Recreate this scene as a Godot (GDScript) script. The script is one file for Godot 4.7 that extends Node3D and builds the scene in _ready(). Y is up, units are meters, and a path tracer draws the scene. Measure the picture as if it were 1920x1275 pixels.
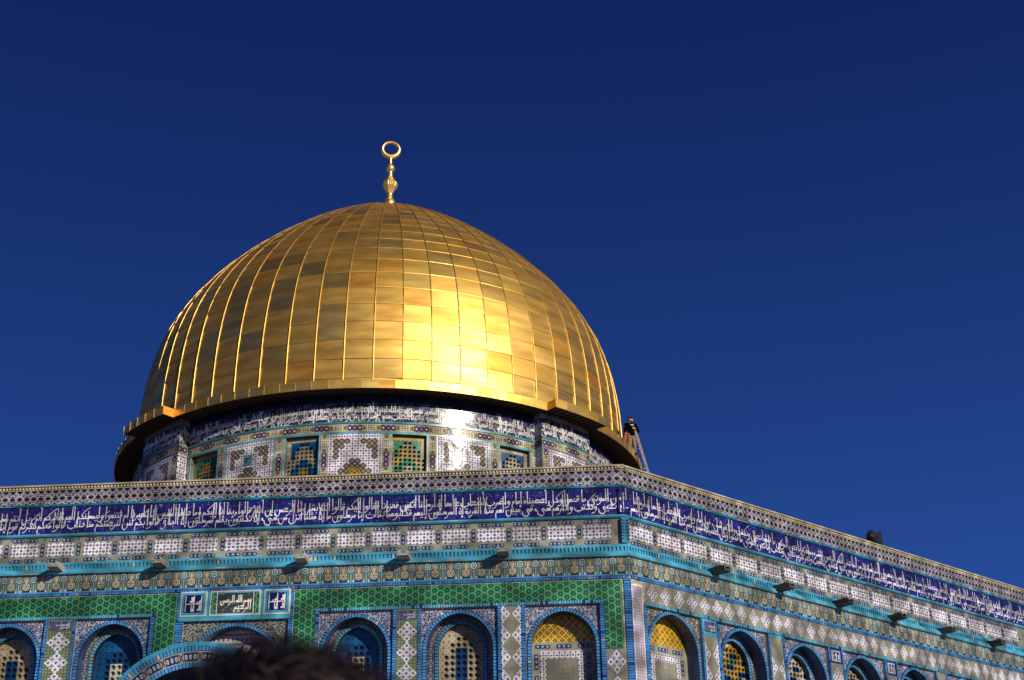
extends Node3D

# ---------------------------------------------------------------- places
const S := 20.6                       # length of one side of the octagon
const R2 := 0.70710678
const EYE_H := 1.52
var OC := Vector3(-S / 2.0, 0, -S / 2.0 * (1.0 + sqrt(2.0)))     # centre of the octagon
var AX := Vector3(-10.394, 0, -24.685)                           # axis of drum and dome
const DB := 22.923                    # dome base height
const DT := 38.296                    # where the dome's curve closes
const DR := 11.032
const DRUM_R := 11.0
const PIER_R := 11.45
const RIM_R := 11.846
const RIM_PR := 12.349
const FOOT := 22.743              # lower and upper edge of the eaves' fascia
const RIM := 23.09
const PIERS := [49.0, 138.9, 228.5, 317.1]
var rng := RandomNumberGenerator.new()
var M := {}                           # materials
var T := {}                           # textures
var shrine: Node3D

func _ready():
	rng.seed = 7
	# camera
	var fov := 27.2154
	var cam := Camera3D.new()
	cam.name = "Camera"
	cam.fov = fov
	cam.near = 0.05
	cam.far = 6000.0
	cam.transform = Transform3D(Basis(Vector3.UP, 0.0567) * Basis(Vector3.RIGHT, 0.44098) * Basis(Vector3.BACK, -0.01677), Vector3(-0.92442, EYE_H, 35.69615))
	var at := CameraAttributesPhysical.new()
	at.frustum_focal_length = 12.0 / tan(deg_to_rad(fov / 2.0))
	at.frustum_focus_distance = 46.0
	at.frustum_near = 0.05
	at.frustum_far = 6000.0
	at.exposure_aperture = 8.0
	cam.attributes = at
	add_child(cam)
	cam.current = true
	# sky, air and exposure
	var sm := ProceduralSkyMaterial.new()
	sm.sky_top_color = Color8(9, 24, 78)
	sm.sky_horizon_color = Color8(56, 106, 200)
	sm.sky_curve = 0.22
	sm.ground_bottom_color = Color8(96, 90, 80)
	sm.ground_horizon_color = Color8(120, 118, 116)
	sm.ground_curve = 0.1
	sm.sun_angle_max = 2.0
	var sky := Sky.new()
	sky.sky_material = sm
	var env := Environment.new()
	env.background_mode = Environment.BG_SKY
	env.sky = sky
	env.tonemap_mode = Environment.TONE_MAPPER_LINEAR
	env.tonemap_exposure = 1.0
	env.sdfgi_enabled = true
	env.ssao_enabled = true
	env.ssil_enabled = true
	var we := WorldEnvironment.new()
	we.name = "WorldEnvironment"
	we.environment = env
	add_child(we)
	# sun: 42 degrees to the right of the entrance wall's normal, 22 degrees up
	var sun := DirectionalLight3D.new()
	sun.name = "Sun"
	sun.light_energy = 1.5
	sun.light_color = Color(1.0, 0.96, 0.9)
	sun.light_angular_distance = 0.5
	sun.shadow_enabled = true
	var az := deg_to_rad(42.0)
	var el := deg_to_rad(22.0)
	var to := Vector3(sin(az) * cos(el), sin(el), cos(az) * cos(el))
	sun.look_at_from_position(to * 50.0, Vector3.ZERO, Vector3.UP)
	add_child(sun)

	make_textures()
	make_materials()
	# the setting and the large structure
	make_ground()
	shrine = Node3D.new()
	shrine.name = "shrine"
	shrine.set_meta("label", "octagonal tiled shrine with blue and green mosaic walls under a great golden dome")
	shrine.set_meta("category", "building")
	add_child(shrine)
	make_walls()
	make_bands()
	make_bays()
	make_porch()
	make_drum()
	make_eave()
	make_dome()
	make_finial()
	# things on and before the building
	make_spouts()
	make_roof_things()
	make_workman()
	make_spectator()

# ---------------------------------------------------------------- mesh builder
class MB:
	var v := PackedVector3Array()
	var n := PackedVector3Array()
	var t := PackedVector2Array()
	var t2 := PackedVector2Array()
	var c := PackedColorArray()
	var col := Color.WHITE
	var off := Vector3.ZERO
	func one(p: Vector3, q: Vector3, u: Vector2, u2: Vector2):
		v.append(p - off)
		n.append(q)
		t.append(u)
		t2.append(u2)
		c.append(col)
	func trin(a: Vector3, b: Vector3, d: Vector3, na: Vector3, nb: Vector3, nd: Vector3, ua := Vector2.ZERO, ub := Vector2.ZERO, ud := Vector2.ZERO):
		var s := Vector3(0.13, 0, 0.17)
		var wa := Vector2(a.dot(Vector3(0.71, 0, -0.71)), a.y) * 0.16
		var wb := Vector2(b.dot(Vector3(0.71, 0, -0.71)), b.y) * 0.16
		var wd := Vector2(d.dot(Vector3(0.71, 0, -0.71)), d.y) * 0.16
		if (b - a).cross(d - a).dot(na + nb + nd) < 0.0:
			one(a, na, ua, wa)
			one(b, nb, ub, wb)
			one(d, nd, ud, wd)
		else:
			one(a, na, ua, wa)
			one(d, nd, ud, wd)
			one(b, nb, ub, wb)
	func quad(a: Vector3, b: Vector3, d: Vector3, e: Vector3, nn: Vector3, ua := Vector2(0, 1), ub := Vector2(1, 1), ud := Vector2(1, 0), ue := Vector2(0, 0)):
		trin(a, b, d, nn, nn, nn, ua, ub, ud)
		trin(a, d, e, nn, nn, nn, ua, ud, ue)
	func quadn(a: Vector3, b: Vector3, d: Vector3, e: Vector3, na: Vector3, nb: Vector3, nd: Vector3, ne: Vector3, ua := Vector2(0, 1), ub := Vector2(1, 1), ud := Vector2(1, 0), ue := Vector2(0, 0)):
		trin(a, b, d, na, nb, nd, ua, ub, ud)
		trin(a, d, e, na, nd, ne, ua, ud, ue)
	func tri(a: Vector3, b: Vector3, d: Vector3, nn: Vector3, ua := Vector2.ZERO, ub := Vector2.ZERO, ud := Vector2.ZERO):
		trin(a, b, d, nn, nn, nn, ua, ub, ud)
	# box from a corner frame: centre, three half axes
	func obox(ce: Vector3, x: Vector3, y: Vector3, z: Vector3, back := true):
		var xn := x.normalized()
		var yn := y.normalized()
		var zn := z.normalized()
		quad(ce - x - y + z, ce + x - y + z, ce + x + y + z, ce - x + y + z, zn)
		if back:
			quad(ce - x - y - z, ce + x - y - z, ce + x + y - z, ce - x + y - z, -zn)
		quad(ce + x - y - z, ce + x - y + z, ce + x + y + z, ce + x + y - z, xn)
		quad(ce - x - y - z, ce - x - y + z, ce - x + y + z, ce - x + y - z, -xn)
		quad(ce - x + y - z, ce + x + y - z, ce + x + y + z, ce - x + y + z, yn)
		quad(ce - x - y - z, ce + x - y - z, ce + x - y + z, ce - x - y + z, -yn)
	func tube(pts: Array, rad: Array, sides := 8, cap := true):
		var prev := []
		var prevn := []
		var side := Vector3.ZERO
		for i in pts.size():
			var p: Vector3 = pts[i]
			var d: Vector3 = ((pts[mini(i + 1, pts.size() - 1)] as Vector3) - (pts[maxi(i - 1, 0)] as Vector3)).normalized()
			if side == Vector3.ZERO:
				side = d.cross(Vector3.UP if absf(d.y) < 0.9 else Vector3.RIGHT).normalized()
			side = (side - d * side.dot(d)).normalized()
			var up := d.cross(side)
			var ring := []
			var nn := []
			for k in sides:
				var a := TAU * k / sides
				var q := side * cos(a) + up * sin(a)
				ring.append(p + q * float(rad[i]))
				nn.append(q)
			if i > 0:
				for k in sides:
					var k2 := (k + 1) % sides
					quadn(prev[k], prev[k2], ring[k2], ring[k], prevn[k], prevn[k2], nn[k2], nn[k])
			if cap and (i == 0 or i == pts.size() - 1):
				for k in sides:
					tri(p, ring[k], ring[(k + 1) % sides], -d if i == 0 else d)
			prev = ring
			prevn = nn
	# surface of revolution round a vertical axis; prof holds (radius, height)
	func lathe(ce: Vector3, prof: Array, sides := 24, flutes := 0, depth := 0.0):
		var m := prof.size()
		for i in m - 1:
			var p: Vector2 = prof[i]
			var q: Vector2 = prof[i + 1]
			var pn := lnorm(prof, i)
			var qn := lnorm(prof, i + 1)
			for k in sides:
				var a := TAU * k / sides
				var b := TAU * (k + 1) / sides
				var fa := 1.0 - depth * (0.5 + 0.5 * cos(a * flutes)) if flutes > 0 else 1.0
				var fb := 1.0 - depth * (0.5 + 0.5 * cos(b * flutes)) if flutes > 0 else 1.0
				var da := Vector3(sin(a), 0, cos(a))
				var db := Vector3(sin(b), 0, cos(b))
				var A := ce + da * p.x * fa + Vector3(0, p.y, 0)
				var B := ce + db * p.x * fb + Vector3(0, p.y, 0)
				var D := ce + db * q.x * fb + Vector3(0, q.y, 0)
				var E := ce + da * q.x * fa + Vector3(0, q.y, 0)
				if flutes > 0:
					var g := (B - A).cross(E - A).normalized()
					if g.dot(da) < 0:
						g = -g
					quad(A, B, D, E, g)
				else:
					quadn(A, B, D, E, da * pn.x + Vector3(0, pn.y, 0), db * pn.x + Vector3(0, pn.y, 0), db * qn.x + Vector3(0, qn.y, 0), da * qn.x + Vector3(0, qn.y, 0))
	func lnorm(prof: Array, i: int) -> Vector2:
		var a: Vector2 = prof[maxi(i - 1, 0)]
		var b: Vector2 = prof[mini(i + 1, prof.size() - 1)]
		var d := (b - a).normalized()
		return Vector2(d.y, -d.x)
	func mesh() -> ArrayMesh:
		var a := []
		a.resize(Mesh.ARRAY_MAX)
		a[Mesh.ARRAY_VERTEX] = v
		a[Mesh.ARRAY_NORMAL] = n
		a[Mesh.ARRAY_TEX_UV] = t
		a[Mesh.ARRAY_TEX_UV2] = t2
		a[Mesh.ARRAY_COLOR] = c
		var m := ArrayMesh.new()
		m.add_surface_from_arrays(Mesh.PRIMITIVE_TRIANGLES, a)
		return m

func node(called: String, parent: Node, at := Vector3.ZERO) -> Node3D:
	var o := Node3D.new()
	o.name = numbered(called, parent)
	o.position = at
	parent.add_child(o, true)
	return o

var taken := {}
func numbered(called: String, parent: Node) -> String:
	var key := str(parent.get_instance_id()) + called
	var k: int = taken.get(key, 0)
	taken[key] = k + 1
	return called if k == 0 else "%s_%03d" % [called, k]

func put(mesh: Mesh, called: String, mat: Material, parent: Node, stuff := false) -> MeshInstance3D:
	var o := MeshInstance3D.new()
	o.name = numbered(called, parent)
	o.mesh = mesh
	o.material_override = mat
	if stuff:
		o.set_meta("kind", "stuff")
	parent.add_child(o, true)
	return o

func part(mb: MB, called: String, mat: Material, parent: Node, stuff := false) -> MeshInstance3D:
	if mb.v.is_empty():
		return null
	return put(mb.mesh(), called, mat, parent, stuff)

func thing(called: String, label: String, category: String, at := Vector3.ZERO, group := "") -> Node3D:
	var o := node(called, self, at)
	o.set_meta("label", label)
	o.set_meta("category", category)
	if group:
		o.set_meta("group", group)
	return o

# sRGB 0..255 of a surface to the linear values that vertex colours hold
func lin(r: float, g: float, b: float) -> Color:
	return Color(r / 255.0, g / 255.0, b / 255.0).srgb_to_linear()

func vary(c: Color, a: float) -> Color:
	var k := 1.0 + rng.randf_range(-a, a)
	return Color(c.r * k, c.g * k * (1.0 + rng.randf_range(-a, a) * 0.2), c.b * k)

# ---------------------------------------------------------------- octagon frame: face k, s along it from the near corner, h up, o outwards
func dirs(k: int) -> Array:
	if k == 0:
		return [Vector3(-1, 0, 0), Vector3(0, 0, 1), Vector3.ZERO]
	if k == 1:
		return [Vector3(R2, 0, -R2), Vector3(R2, 0, R2), Vector3.ZERO]
	var q := Basis(Vector3.UP, deg_to_rad(45.0 * (k - 1)))
	return [q * Vector3(R2, 0, -R2), q * Vector3(R2, 0, R2), OC + q * (Vector3.ZERO - OC)]

var fd := []
func P(k: int, s: float, h: float, o := 0.0) -> Vector3:
	if fd.is_empty():
		for i in 8:
			fd.append(dirs(i))
	var f: Array = fd[k]
	return f[2] + f[0] * s + Vector3(0, h, 0) + f[1] * o

func N(k: int) -> Vector3:
	P(0, 0, 0)
	return fd[k][1]

func E(k: int) -> Vector3:
	P(0, 0, 0)
	return fd[k][0]

# texture runs left to right as one looks at the wall
func ux(k: int, s: float, per: float) -> float:
	return (-s if k == 0 else s) / per

# a heading of the wall, mitred into its neighbours
func strip(mb: MB, k: int, h0: float, o0: float, h1: float, o1: float, per := 1.0, s0 := 0.0, s1 := S):
	var e0 := 0.41421 if s0 == 0.0 else 0.0
	var e1 := 0.41421 if s1 == S else 0.0
	var a := P(k, s0 - o0 * e0, h0, o0)
	var b := P(k, s1 + o0 * e1, h0, o0)
	var c := P(k, s1 + o1 * e1, h1, o1)
	var d := P(k, s0 - o1 * e0, h1, o1)
	var nn := (N(k) * (h1 - h0) + Vector3.UP * (o0 - o1)).normalized()
	if absf(h1 - h0) < 1e-5:
		nn = Vector3.UP if o0 > o1 else Vector3.DOWN
	mb.quad(a, b, c, d, nn, Vector2(ux(k, s0 - o0 * e0, per), 1), Vector2(ux(k, s1 + o0 * e1, per), 1), Vector2(ux(k, s1 + o1 * e1, per), 0), Vector2(ux(k, s0 - o1 * e0, per), 0))

func slab(mb: MB, k: int, s0: float, s1: float, h0: float, h1: float, o0: float, o1: float, per := 0.0, perv := 0.0, b := 0.0):
	# o0 the back, o1 the face; b a chamfer; per 0 lays the picture once over the face
	var n := N(k)
	var e := E(k)
	var u0 := (0.0 if k != 0 else 1.0)
	var u1 := 1.0 - u0
	var v0 := 1.0
	var v1 := 0.0
	if per > 0.0:
		u0 = ux(k, s0, per)
		u1 = ux(k, s1, per)
		v0 = -h0 / perv
		v1 = -h1 / perv
	var A := Vector2(u0, v0)
	var B := Vector2(u1, v0)
	var C := Vector2(u1, v1)
	var D := Vector2(u0, v1)
	mb.quad(P(k, s0 + b, h0 + b, o1), P(k, s1 - b, h0 + b, o1), P(k, s1 - b, h1 - b, o1), P(k, s0 + b, h1 - b, o1), n, A, B, C, D)
	var m := (n + e).normalized() if b > 0 else e
	var l := (n - e).normalized() if b > 0 else -e
	var t := (n + Vector3.UP).normalized() if b > 0 else Vector3.UP
	var d := (n - Vector3.UP).normalized() if b > 0 else Vector3.DOWN
	mb.quad(P(k, s1, h0, o0), P(k, s1, h1, o0), P(k, s1 - b, h1 - b, o1), P(k, s1 - b, h0 + b, o1), m, B, C, C, B)
	mb.quad(P(k, s0, h0, o0), P(k, s0, h1, o0), P(k, s0 + b, h1 - b, o1), P(k, s0 + b, h0 + b, o1), l, A, D, D, A)
	mb.quad(P(k, s0, h1, o0), P(k, s1, h1, o0), P(k, s1 - b, h1 - b, o1), P(k, s0 + b, h1 - b, o1), t, D, C, C, D)
	mb.quad(P(k, s0, h0, o0), P(k, s1, h0, o0), P(k, s1 - b, h0 + b, o1), P(k, s0 + b, h0 + b, o1), d, A, B, B, A)

# ---------------------------------------------------------------- pictures of glazed patterns
func paint(w: int, h: int, f: Callable) -> ImageTexture:
	var d := PackedByteArray()
	d.resize(w * h * 3)
	var i := 0
	for y in h:
		var v := (y + 0.5) / h
		for x in w:
			var c: Color = f.call((x + 0.5) / w, v)
			d[i] = int(clampf(c.r, 0, 1) * 255.0)
			d[i + 1] = int(clampf(c.g, 0, 1) * 255.0)
			d[i + 2] = int(clampf(c.b, 0, 1) * 255.0)
			i += 3
	return ImageTexture.create_from_image(Image.create_from_data(w, h, false, Image.FORMAT_RGB8, d))

func rgb(r: float, g: float, b: float) -> Color:
	return Color(r / 255.0, g / 255.0, b / 255.0)

func fr(x: float) -> float:
	return x - floor(x)

func rosette(x: float, y: float, r: float, petals: int, a: Color, b: Color, heart: Color, under: Color) -> Color:
	var d := sqrt(x * x + y * y)
	if d > r:
		return under
	if d < r * 0.27:
		return heart
	var th := atan2(y, x)
	var e := r * (0.72 + 0.28 * cos(th * petals))
	if d < e:
		return a if d > r * 0.4 else b
	return under

func white_cell(x: float, y: float) -> Color:      # -0.5..0.5: a white saltire with a blue heart, dark lozenges between its arms
	var ax := absf(x)
	var ay := absf(y)
	var p := absf(x + y) * R2
	var q := absf(x - y) * R2
	var r := sqrt(x * x + y * y)
	var arm := minf(p, q)
	if sqrt(p) + sqrt(q) < 0.6 or r < 0.12:
		return rgb(44, 44, 122)
	if arm < 0.15 + 0.05 * r:
		return rgb(242, 239, 247) if arm > 0.02 or r < 0.4 else rgb(150, 146, 170)
	var em := minf(absf(0.5 - ax) + ay, ax + absf(0.5 - ay))
	if em < 0.09:
		return rgb(178, 160, 140)
	return rgb(74, 66, 98) if em < 0.22 else rgb(170, 164, 182)

func kagome(x: float, y: float, h: float) -> Array: # distance to nearest line, and whether inside a hexagon
	var m := 9.0
	var hex := true
	for k in 3:
		var a := PI / 3.0 * k
		var t := (x * cos(a) + y * sin(a)) / (2.0 * h)
		m = minf(m, absf(fr(t) - 0.5) * 2.0 * h)
	# nearest hexagon centre: columns 2h apart, every second one shifted half a row
	var row := 4.0 * h / sqrt(3.0)
	var cx := roundf(x / (2.0 * h))
	var best := 9.0
	for i in [-1, 0, 1]:
		var c: float = cx + i
		var sh := row * 0.5 * fposmod(c, 2.0)
		var dy := y - sh
		dy -= roundf(dy / row) * row
		var dx := x - c * 2.0 * h
		best = minf(best, sqrt(dx * dx + dy * dy))
	hex = best < h * 1.02
	return [m, hex, best]

func pat_green(u: float, v: float) -> Color:        # one tile: 0.328 m wide, 0.1893 m high
	var x := u * 0.328
	var y := v * 0.1893
	var h := 0.082
	var k := kagome(x, y, h)
	if k[0] < 0.0072:
		return rgb(118, 176, 106)
	if k[1]:
		var b: float = k[2]
		if b < 0.016:
			return rgb(60, 180, 120)
		if b > 0.026 and b < 0.05:
			# six petals
			var c := roundf(x / (2.0 * h))
			var row := 4.0 * h / sqrt(3.0)
			var dy := y - row * 0.5 * fposmod(c, 2.0)
			dy -= roundf(dy / row) * row
			var th := atan2(dy, x - c * 2.0 * h)
			if cos(th * 6.0) > 0.3:
				return rgb(4, 52, 62)
		return rgb(6, 98, 72)
	return rgb(20, 92, 56) if k[0] < 0.018 else rgb(122, 90, 46)

func pat_khaki(u: float, v: float) -> Color:
	var x := u - 0.5
	var y := v - 0.5
	var d := sqrt(x * x + y * y)
	var g := minf(absf(absf(x) - absf(y)) * R2, minf(absf(0.5 - absf(x) - absf(y)) * R2, absf(d - 0.33)))
	if g < 0.035:
		return rgb(190, 186, 166)
	if d < 0.13:
		return rgb(70, 84, 108)
	if d > 0.46:
		return rgb(92, 100, 84)
	return rgb(136, 131, 112)

func pat_diaper(u: float, v: float) -> Color:       # green and gold lozenges on olive
	var a := fr(u + v)
	var b := fr(u - v)
	var m := minf(minf(a, 1 - a), minf(b, 1 - b))
	if m < 0.07:
		return rgb(52, 66, 78)
	if m < 0.17:
		return rgb(128, 146, 116)
	var k := int(floorf(u + v)) + int(floorf(u - v))
	return rgb(150, 160, 96) if posmod(k, 2) == 0 else rgb(98, 112, 74)

func pat_tan(u: float, v: float) -> Color:          # little tan and turquoise squares
	var x := fr(u) - 0.5
	var y := fr(v) - 0.5
	if absf(x) + absf(y) < 0.17:
		return rgb(150, 114, 80)
	if absf(absf(x) + absf(y) - 0.27) < 0.05:
		return rgb(184, 180, 158)
	if absf(x) + absf(y) > 0.8:
		return rgb(100, 160, 152)
	return rgb(136, 132, 118)

func pat_gold(u: float, v: float) -> Color:
	var x := u - 0.5
	var y := v - 0.5
	var d := sqrt(x * x + y * y)
	if d < 0.08 or (absf(x) > 0.42 and absf(y) > 0.42):
		return rgb(70, 56, 26)
	if absf(d - 0.21) < 0.05:
		return rgb(112, 84, 20)
	if absf(absf(x) - absf(y)) < 0.06:
		return rgb(238, 196, 70)
	if absf(absf(x) + absf(y) - 0.5) < 0.09:
		return rgb(240, 200, 66)
	return rgb(150, 112, 26)

func pat_vase(u: float, v: float) -> Color:         # v 0 at the top
	var x := fr(u) - 0.5
	var y := 1.0 - v
	var sx := 0.5 - absf(x)                          # distance from the vase's axis
	# the flower in its bulb
	var fx := x
	var fy := y - 0.34
	var bulb := sqrt(fx * fx * 1.0 + fy * fy * 1.25)
	var neck := absf(x) < 0.07 and y > 0.5 and y < 0.8
	if bulb < 0.26 or neck:
		if bulb < 0.26:
			var th := atan2(fy, fx)
			if bulb < 0.07:
				return rgb(140, 92, 60)
			if absf(bulb - 0.16) < 0.05 and cos(th * 6.0) > 0.2:
				return rgb(116, 92, 66)
			if bulb > 0.225:
				return rgb(150, 176, 150)
		return rgb(184, 174, 146)
	if absf(bulb - 0.292) < 0.032:
		return rgb(34, 54, 88)
	# the vase between two flowers
	var vy := y - 0.74
	var head := sqrt(sx * sx + vy * vy * 1.1)
	if head < 0.26:
		if head > 0.2:
			return rgb(38, 52, 104)
		if head > 0.15:
			return rgb(200, 206, 196)
		return rgb(112, 170, 150) if head < 0.1 else rgb(40, 70, 92)
	if sx < 0.1 and y < 0.5:
		return rgb(118, 172, 152) if sx < 0.05 else rgb(44, 62, 96)
	if y < 0.1:
		return rgb(210, 206, 190) if absf(sx - 0.16) < 0.06 else rgb(40, 60, 80)
	if y > 0.9:
		return rgb(150, 140, 98) if fr(u * 4.0) < 0.5 else rgb(66, 76, 72)
	var w := sin(u * 37.7 + v * 21.0) * cos(v * 33.0 - u * 12.6)
	return rgb(158, 152, 126) if w > -0.1 else rgb(84, 104, 92)

func pat_orn(u: float, v: float) -> Color:          # scroll and palmette frieze under the beads
	var x := fr(u) - 0.5
	var y := 1.0 - v
	var ground := rgb(30, 30, 104) if y < 0.62 else (rgb(22, 22, 62) if y < 0.8 else rgb(14, 15, 24))
	var cream := rgb(206, 198, 178)
	var c := rosette(x, y - 0.42, 0.2, 6, cream, rgb(150, 130, 110), rgb(120, 60, 50), ground)
	if c != ground:
		return c
	var sx := 0.5 - absf(x)
	c = rosette(sx, y - 0.4, 0.16, 6, rgb(222, 218, 206), rgb(120, 110, 120), rgb(50, 40, 60), ground)
	if c != ground:
		return c
	# scrolls
	var qx := absf(x) - 0.25
	var d1 := sqrt(qx * qx + (y - 0.63) * (y - 0.63))
	if absf(d1 - 0.12) < 0.028 or absf(d1 - 0.04) < 0.025:
		return rgb(186, 178, 172)
	var d2 := sqrt(qx * qx + (y - 0.2) * (y - 0.2))
	if absf(d2 - 0.14) < 0.03:
		return rgb(190, 186, 196)
	# leaves at the foot and buds at the top
	if absf(absf(x) * 0.8 - (0.26 - y) * 1.2) < 0.05 and y > 0.03 and y < 0.27:
		return rgb(226, 222, 226)
	var bx := fr(u * 2.0) - 0.5
	if sqrt(bx * bx * 0.3 + (y - 0.9) * (y - 0.9)) < 0.085:
		return rgb(210, 202, 176)
	if absf(bx) < 0.06 and y > 0.74:
		return rgb(190, 180, 150)
	if absf(y - 0.03) < 0.02:
		return rgb(170, 160, 130)
	return ground

func pat_cart(u: float, v: float) -> Color:         # three rosettes on navy
	var x := u * 3.0
	var i := int(floorf(x))
	x = fr(x) - 0.5
	var y := (v - 0.5)
	var d := sqrt(x * x + y * y)
	if i == 1:
		if absf(x) + absf(y) < 0.13:
			return rgb(200, 190, 200)
		if absf(absf(x) + absf(y) - 0.27) < 0.07:
			return rgb(190, 186, 186)
	else:
		if d < 0.1:
			return rgb(70, 84, 120)
		if d < 0.25:
			return rgb(204, 198, 196)
	if absf(y) > 0.4:
		return rgb(88, 110, 130)
	return rgb(26, 50, 100)

func pat_border(u: float, v: float) -> Color:       # khaki interlace, a blue cross in each corner
	var x := fr(u) - 0.5
	var y := v - 0.5
	var w := 0.9245
	var hh := 0.72
	var px := x * w
	var py := absf(y) * hh
	# cross near the panel corners
	var cx := 0.4623 - absf(px)
	var cy := 0.30 - py
	if absf(cx) < 0.05 and absf(cy) < 0.06:
		if absf(absf(cx) - 0.018) < 0.009 or absf(absf(cy) - 0.018) < 0.009:
			return rgb(40, 60, 120)
		return rgb(190, 186, 180)
	if absf(py - 0.225) < 0.006 or absf(py - 0.352) < 0.005 or absf(0.4623 - absf(px) - 0.075) < 0.006:
		return rgb(88, 150, 150)
	return pat_khaki(fr(px / 0.045), fr(y * hh / 0.045))

func pat_drum_border(u: float, v: float) -> Color:  # gold strapwork and purple quatrefoils in turn
	var x := fr(u) * 4.0
	var y := v - 0.5
	var i := int(floorf(x))
	var lx := fr(x) - 0.5
	if absf(y) > 0.46:
		return rgb(76, 150, 160)
	if i < 2:
		var qx := fr(x * 1.0) - 0.5
		var d := sqrt(pow(x - 1.0, 2) + y * y)
		if i < 2 and x > 0.1 and x < 1.9:
			for k in 3:
				var e := sqrt(pow(x - 0.4 - 0.6 * k, 2) + y * y * 1.1)
				if e < 0.12:
					return rgb(214, 206, 206) if k != 1 else rgb(172, 120, 70)
				if e < 0.2:
					return rgb(120, 96, 130)
				if e < 0.36:
					return rgb(62, 50, 108)
		return rgb(180, 164, 118)
	var dx := x - 3.0
	var r := sqrt(dx * dx + y * y)
	if r < 0.12:
		return rgb(70, 66, 96)
	if r < 0.24:
		return rgb(222, 216, 206)
	var g := minf(absf(absf(lx) - absf(y)), absf(absf(dx) - 0.5 + absf(y) * 0.0))
	if g < 0.055 or absf(absf(y) - 0.38) < 0.04:
		return rgb(216, 206, 172)
	return rgb(138, 122, 84) if absf(y) > 0.2 else rgb(110, 106, 90)

const PANEL_ROWS := ["WWWWW", "WKKKW", "WWKKW", "WWWKW", "WWWKW", "KWWWW", "KKWWW", "GKKWW", "GKKWW", "GGKKW", "GGKKW", "GGGKW", "GGGKW", "WWWWW"]
func pat_panel(u: float, v: float) -> Color:        # stepped mosaic of 10 by 14 squares
	var cx := int(u * 10.0)
	var cy := mini(int(v * 14.0), 13)
	var j := (cx - 5) if cx >= 5 else (4 - cx)
	var row: String = PANEL_ROWS[cy]
	var ch := row[j]
	var x := fr(u * 10.0) - 0.5
	var y := fr(v * 14.0) - 0.5
	if ch == "W":
		return white_cell(x, y)
	var d := sqrt(x * x + y * y)
	if ch == "K":
		if absf(absf(x) - absf(y)) < 0.11 and d < 0.42:
			return rgb(168, 142, 84)
		if absf(x) + absf(y) > 0.78:
			return rgb(196, 196, 206)
		if d < 0.16:
			return rgb(196, 176, 130)
		return rgb(86, 82, 92)
	if absf(absf(x) - absf(y)) < 0.09:
		return rgb(84, 64, 30)
	return rgb(206, 164, 52) if absf(x) + absf(y) < 0.7 else rgb(150, 112, 30)

func pat_star(u: float, v: float) -> Color:         # white cross-flowers of the lozenges
	var x := fr(u * 3.0) - 0.5
	var y := fr(v * 3.0) - 0.5
	var a := absf(x)
	var b := absf(y)
	if sqrt(a) + sqrt(b) < 0.66:
		return rgb(74, 78, 140)
	if a > 0.36 and b > 0.36:
		return rgb(96, 92, 116)
	if absf(a + b - 0.62) < 0.06:
		return rgb(150, 148, 168)
	return rgb(238, 236, 242)

func pat_strip(u: float, v: float) -> Color:        # tall pale panel by the corner
	var x := fr(u * 2.0) - 0.5
	var y := fr(v) - 0.5
	var d := sqrt(x * x + y * y)
	if d < 0.1:
		return rgb(80, 74, 120)
	if absf(d - 0.3) < 0.05:
		return rgb(98, 90, 130)
	if absf(absf(x) - absf(y)) < 0.06:
		return rgb(216, 210, 220)
	return rgb(168, 160, 172)

func pat_inset(u: float, v: float) -> Color:        # border of tiles round the inner window
	var x := fr(u * 2.0)
	var y := v - 0.5
	if absf(y) > 0.42:
		return rgb(176, 168, 140)
	if x < 0.7:
		var k := fr(x / 0.7 * 3.0) - 0.5
		var d := sqrt(k * k * 0.6 + y * y)
		if d < 0.1:
			return rgb(70, 80, 120)
		if d < 0.23:
			return rgb(196, 190, 186)
		return rgb(34, 52, 96)
	var c := absf((x - 0.85) / 0.15)
	if absf(c - absf(y) * 2.0) < 0.3:
		return rgb(60, 72, 110)
	return rgb(164, 150, 116)

func pat_flower(u: float, v: float) -> Color:       # relief print on window tiles, tinted by the tile
	var x := u - 0.5
	var y := v - 0.5
	var d := sqrt(x * x + y * y)
	var th := atan2(y, x)
	if d < 0.12:
		return rgb(120, 120, 120)
	if d > 0.26 and d < 0.3 + 0.06 * cos(th * 8.0):
		return rgb(110, 110, 112)
	if absf(x) > 0.46 or absf(y) > 0.46:
		return rgb(150, 150, 150)
	if absf(d - 0.52) < 0.05:
		return rgb(140, 140, 142)
	return rgb(255, 255, 255)

# ---------------------------------------------------------------- strokes of writing
var stamps := {}
func stamp(d: float, c: Color) -> Image:
	var key := "%.1f %s" % [d, c]
	if stamps.has(key):
		return stamps[key]
	var n := int(ceil(d)) + 2
	var im := Image.create_empty(n, n, false, Image.FORMAT_RGBA8)
	for y in n:
		for x in n:
			var r := sqrt(pow(x + 0.5 - n * 0.5, 2) + pow(y + 0.5 - n * 0.5, 2))
			im.set_pixel(x, y, Color(c.r, c.g, c.b, clampf(d * 0.5 - r + 0.5, 0, 1)))
	stamps[key] = im
	return im

func dab(im: Image, p: Vector2, d: float, c: Color):
	var s := stamp(d, c)
	im.blend_rect(s, Rect2i(0, 0, s.get_width(), s.get_height()), Vector2i(int(round(p.x - s.get_width() * 0.5)), int(round(p.y - s.get_height() * 0.5))))

func smooth(p: PackedVector2Array) -> PackedVector2Array:
	if p.size() < 3:
		return p
	var out := PackedVector2Array()
	for i in p.size() - 1:
		var a := p[maxi(i - 1, 0)]
		var b := p[i]
		var c := p[i + 1]
		var d := p[mini(i + 2, p.size() - 1)]
		for k in 5:
			out.append(b.cubic_interpolate(c, a, d, k / 5.0))
	out.append(p[p.size() - 1])
	return out

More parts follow.
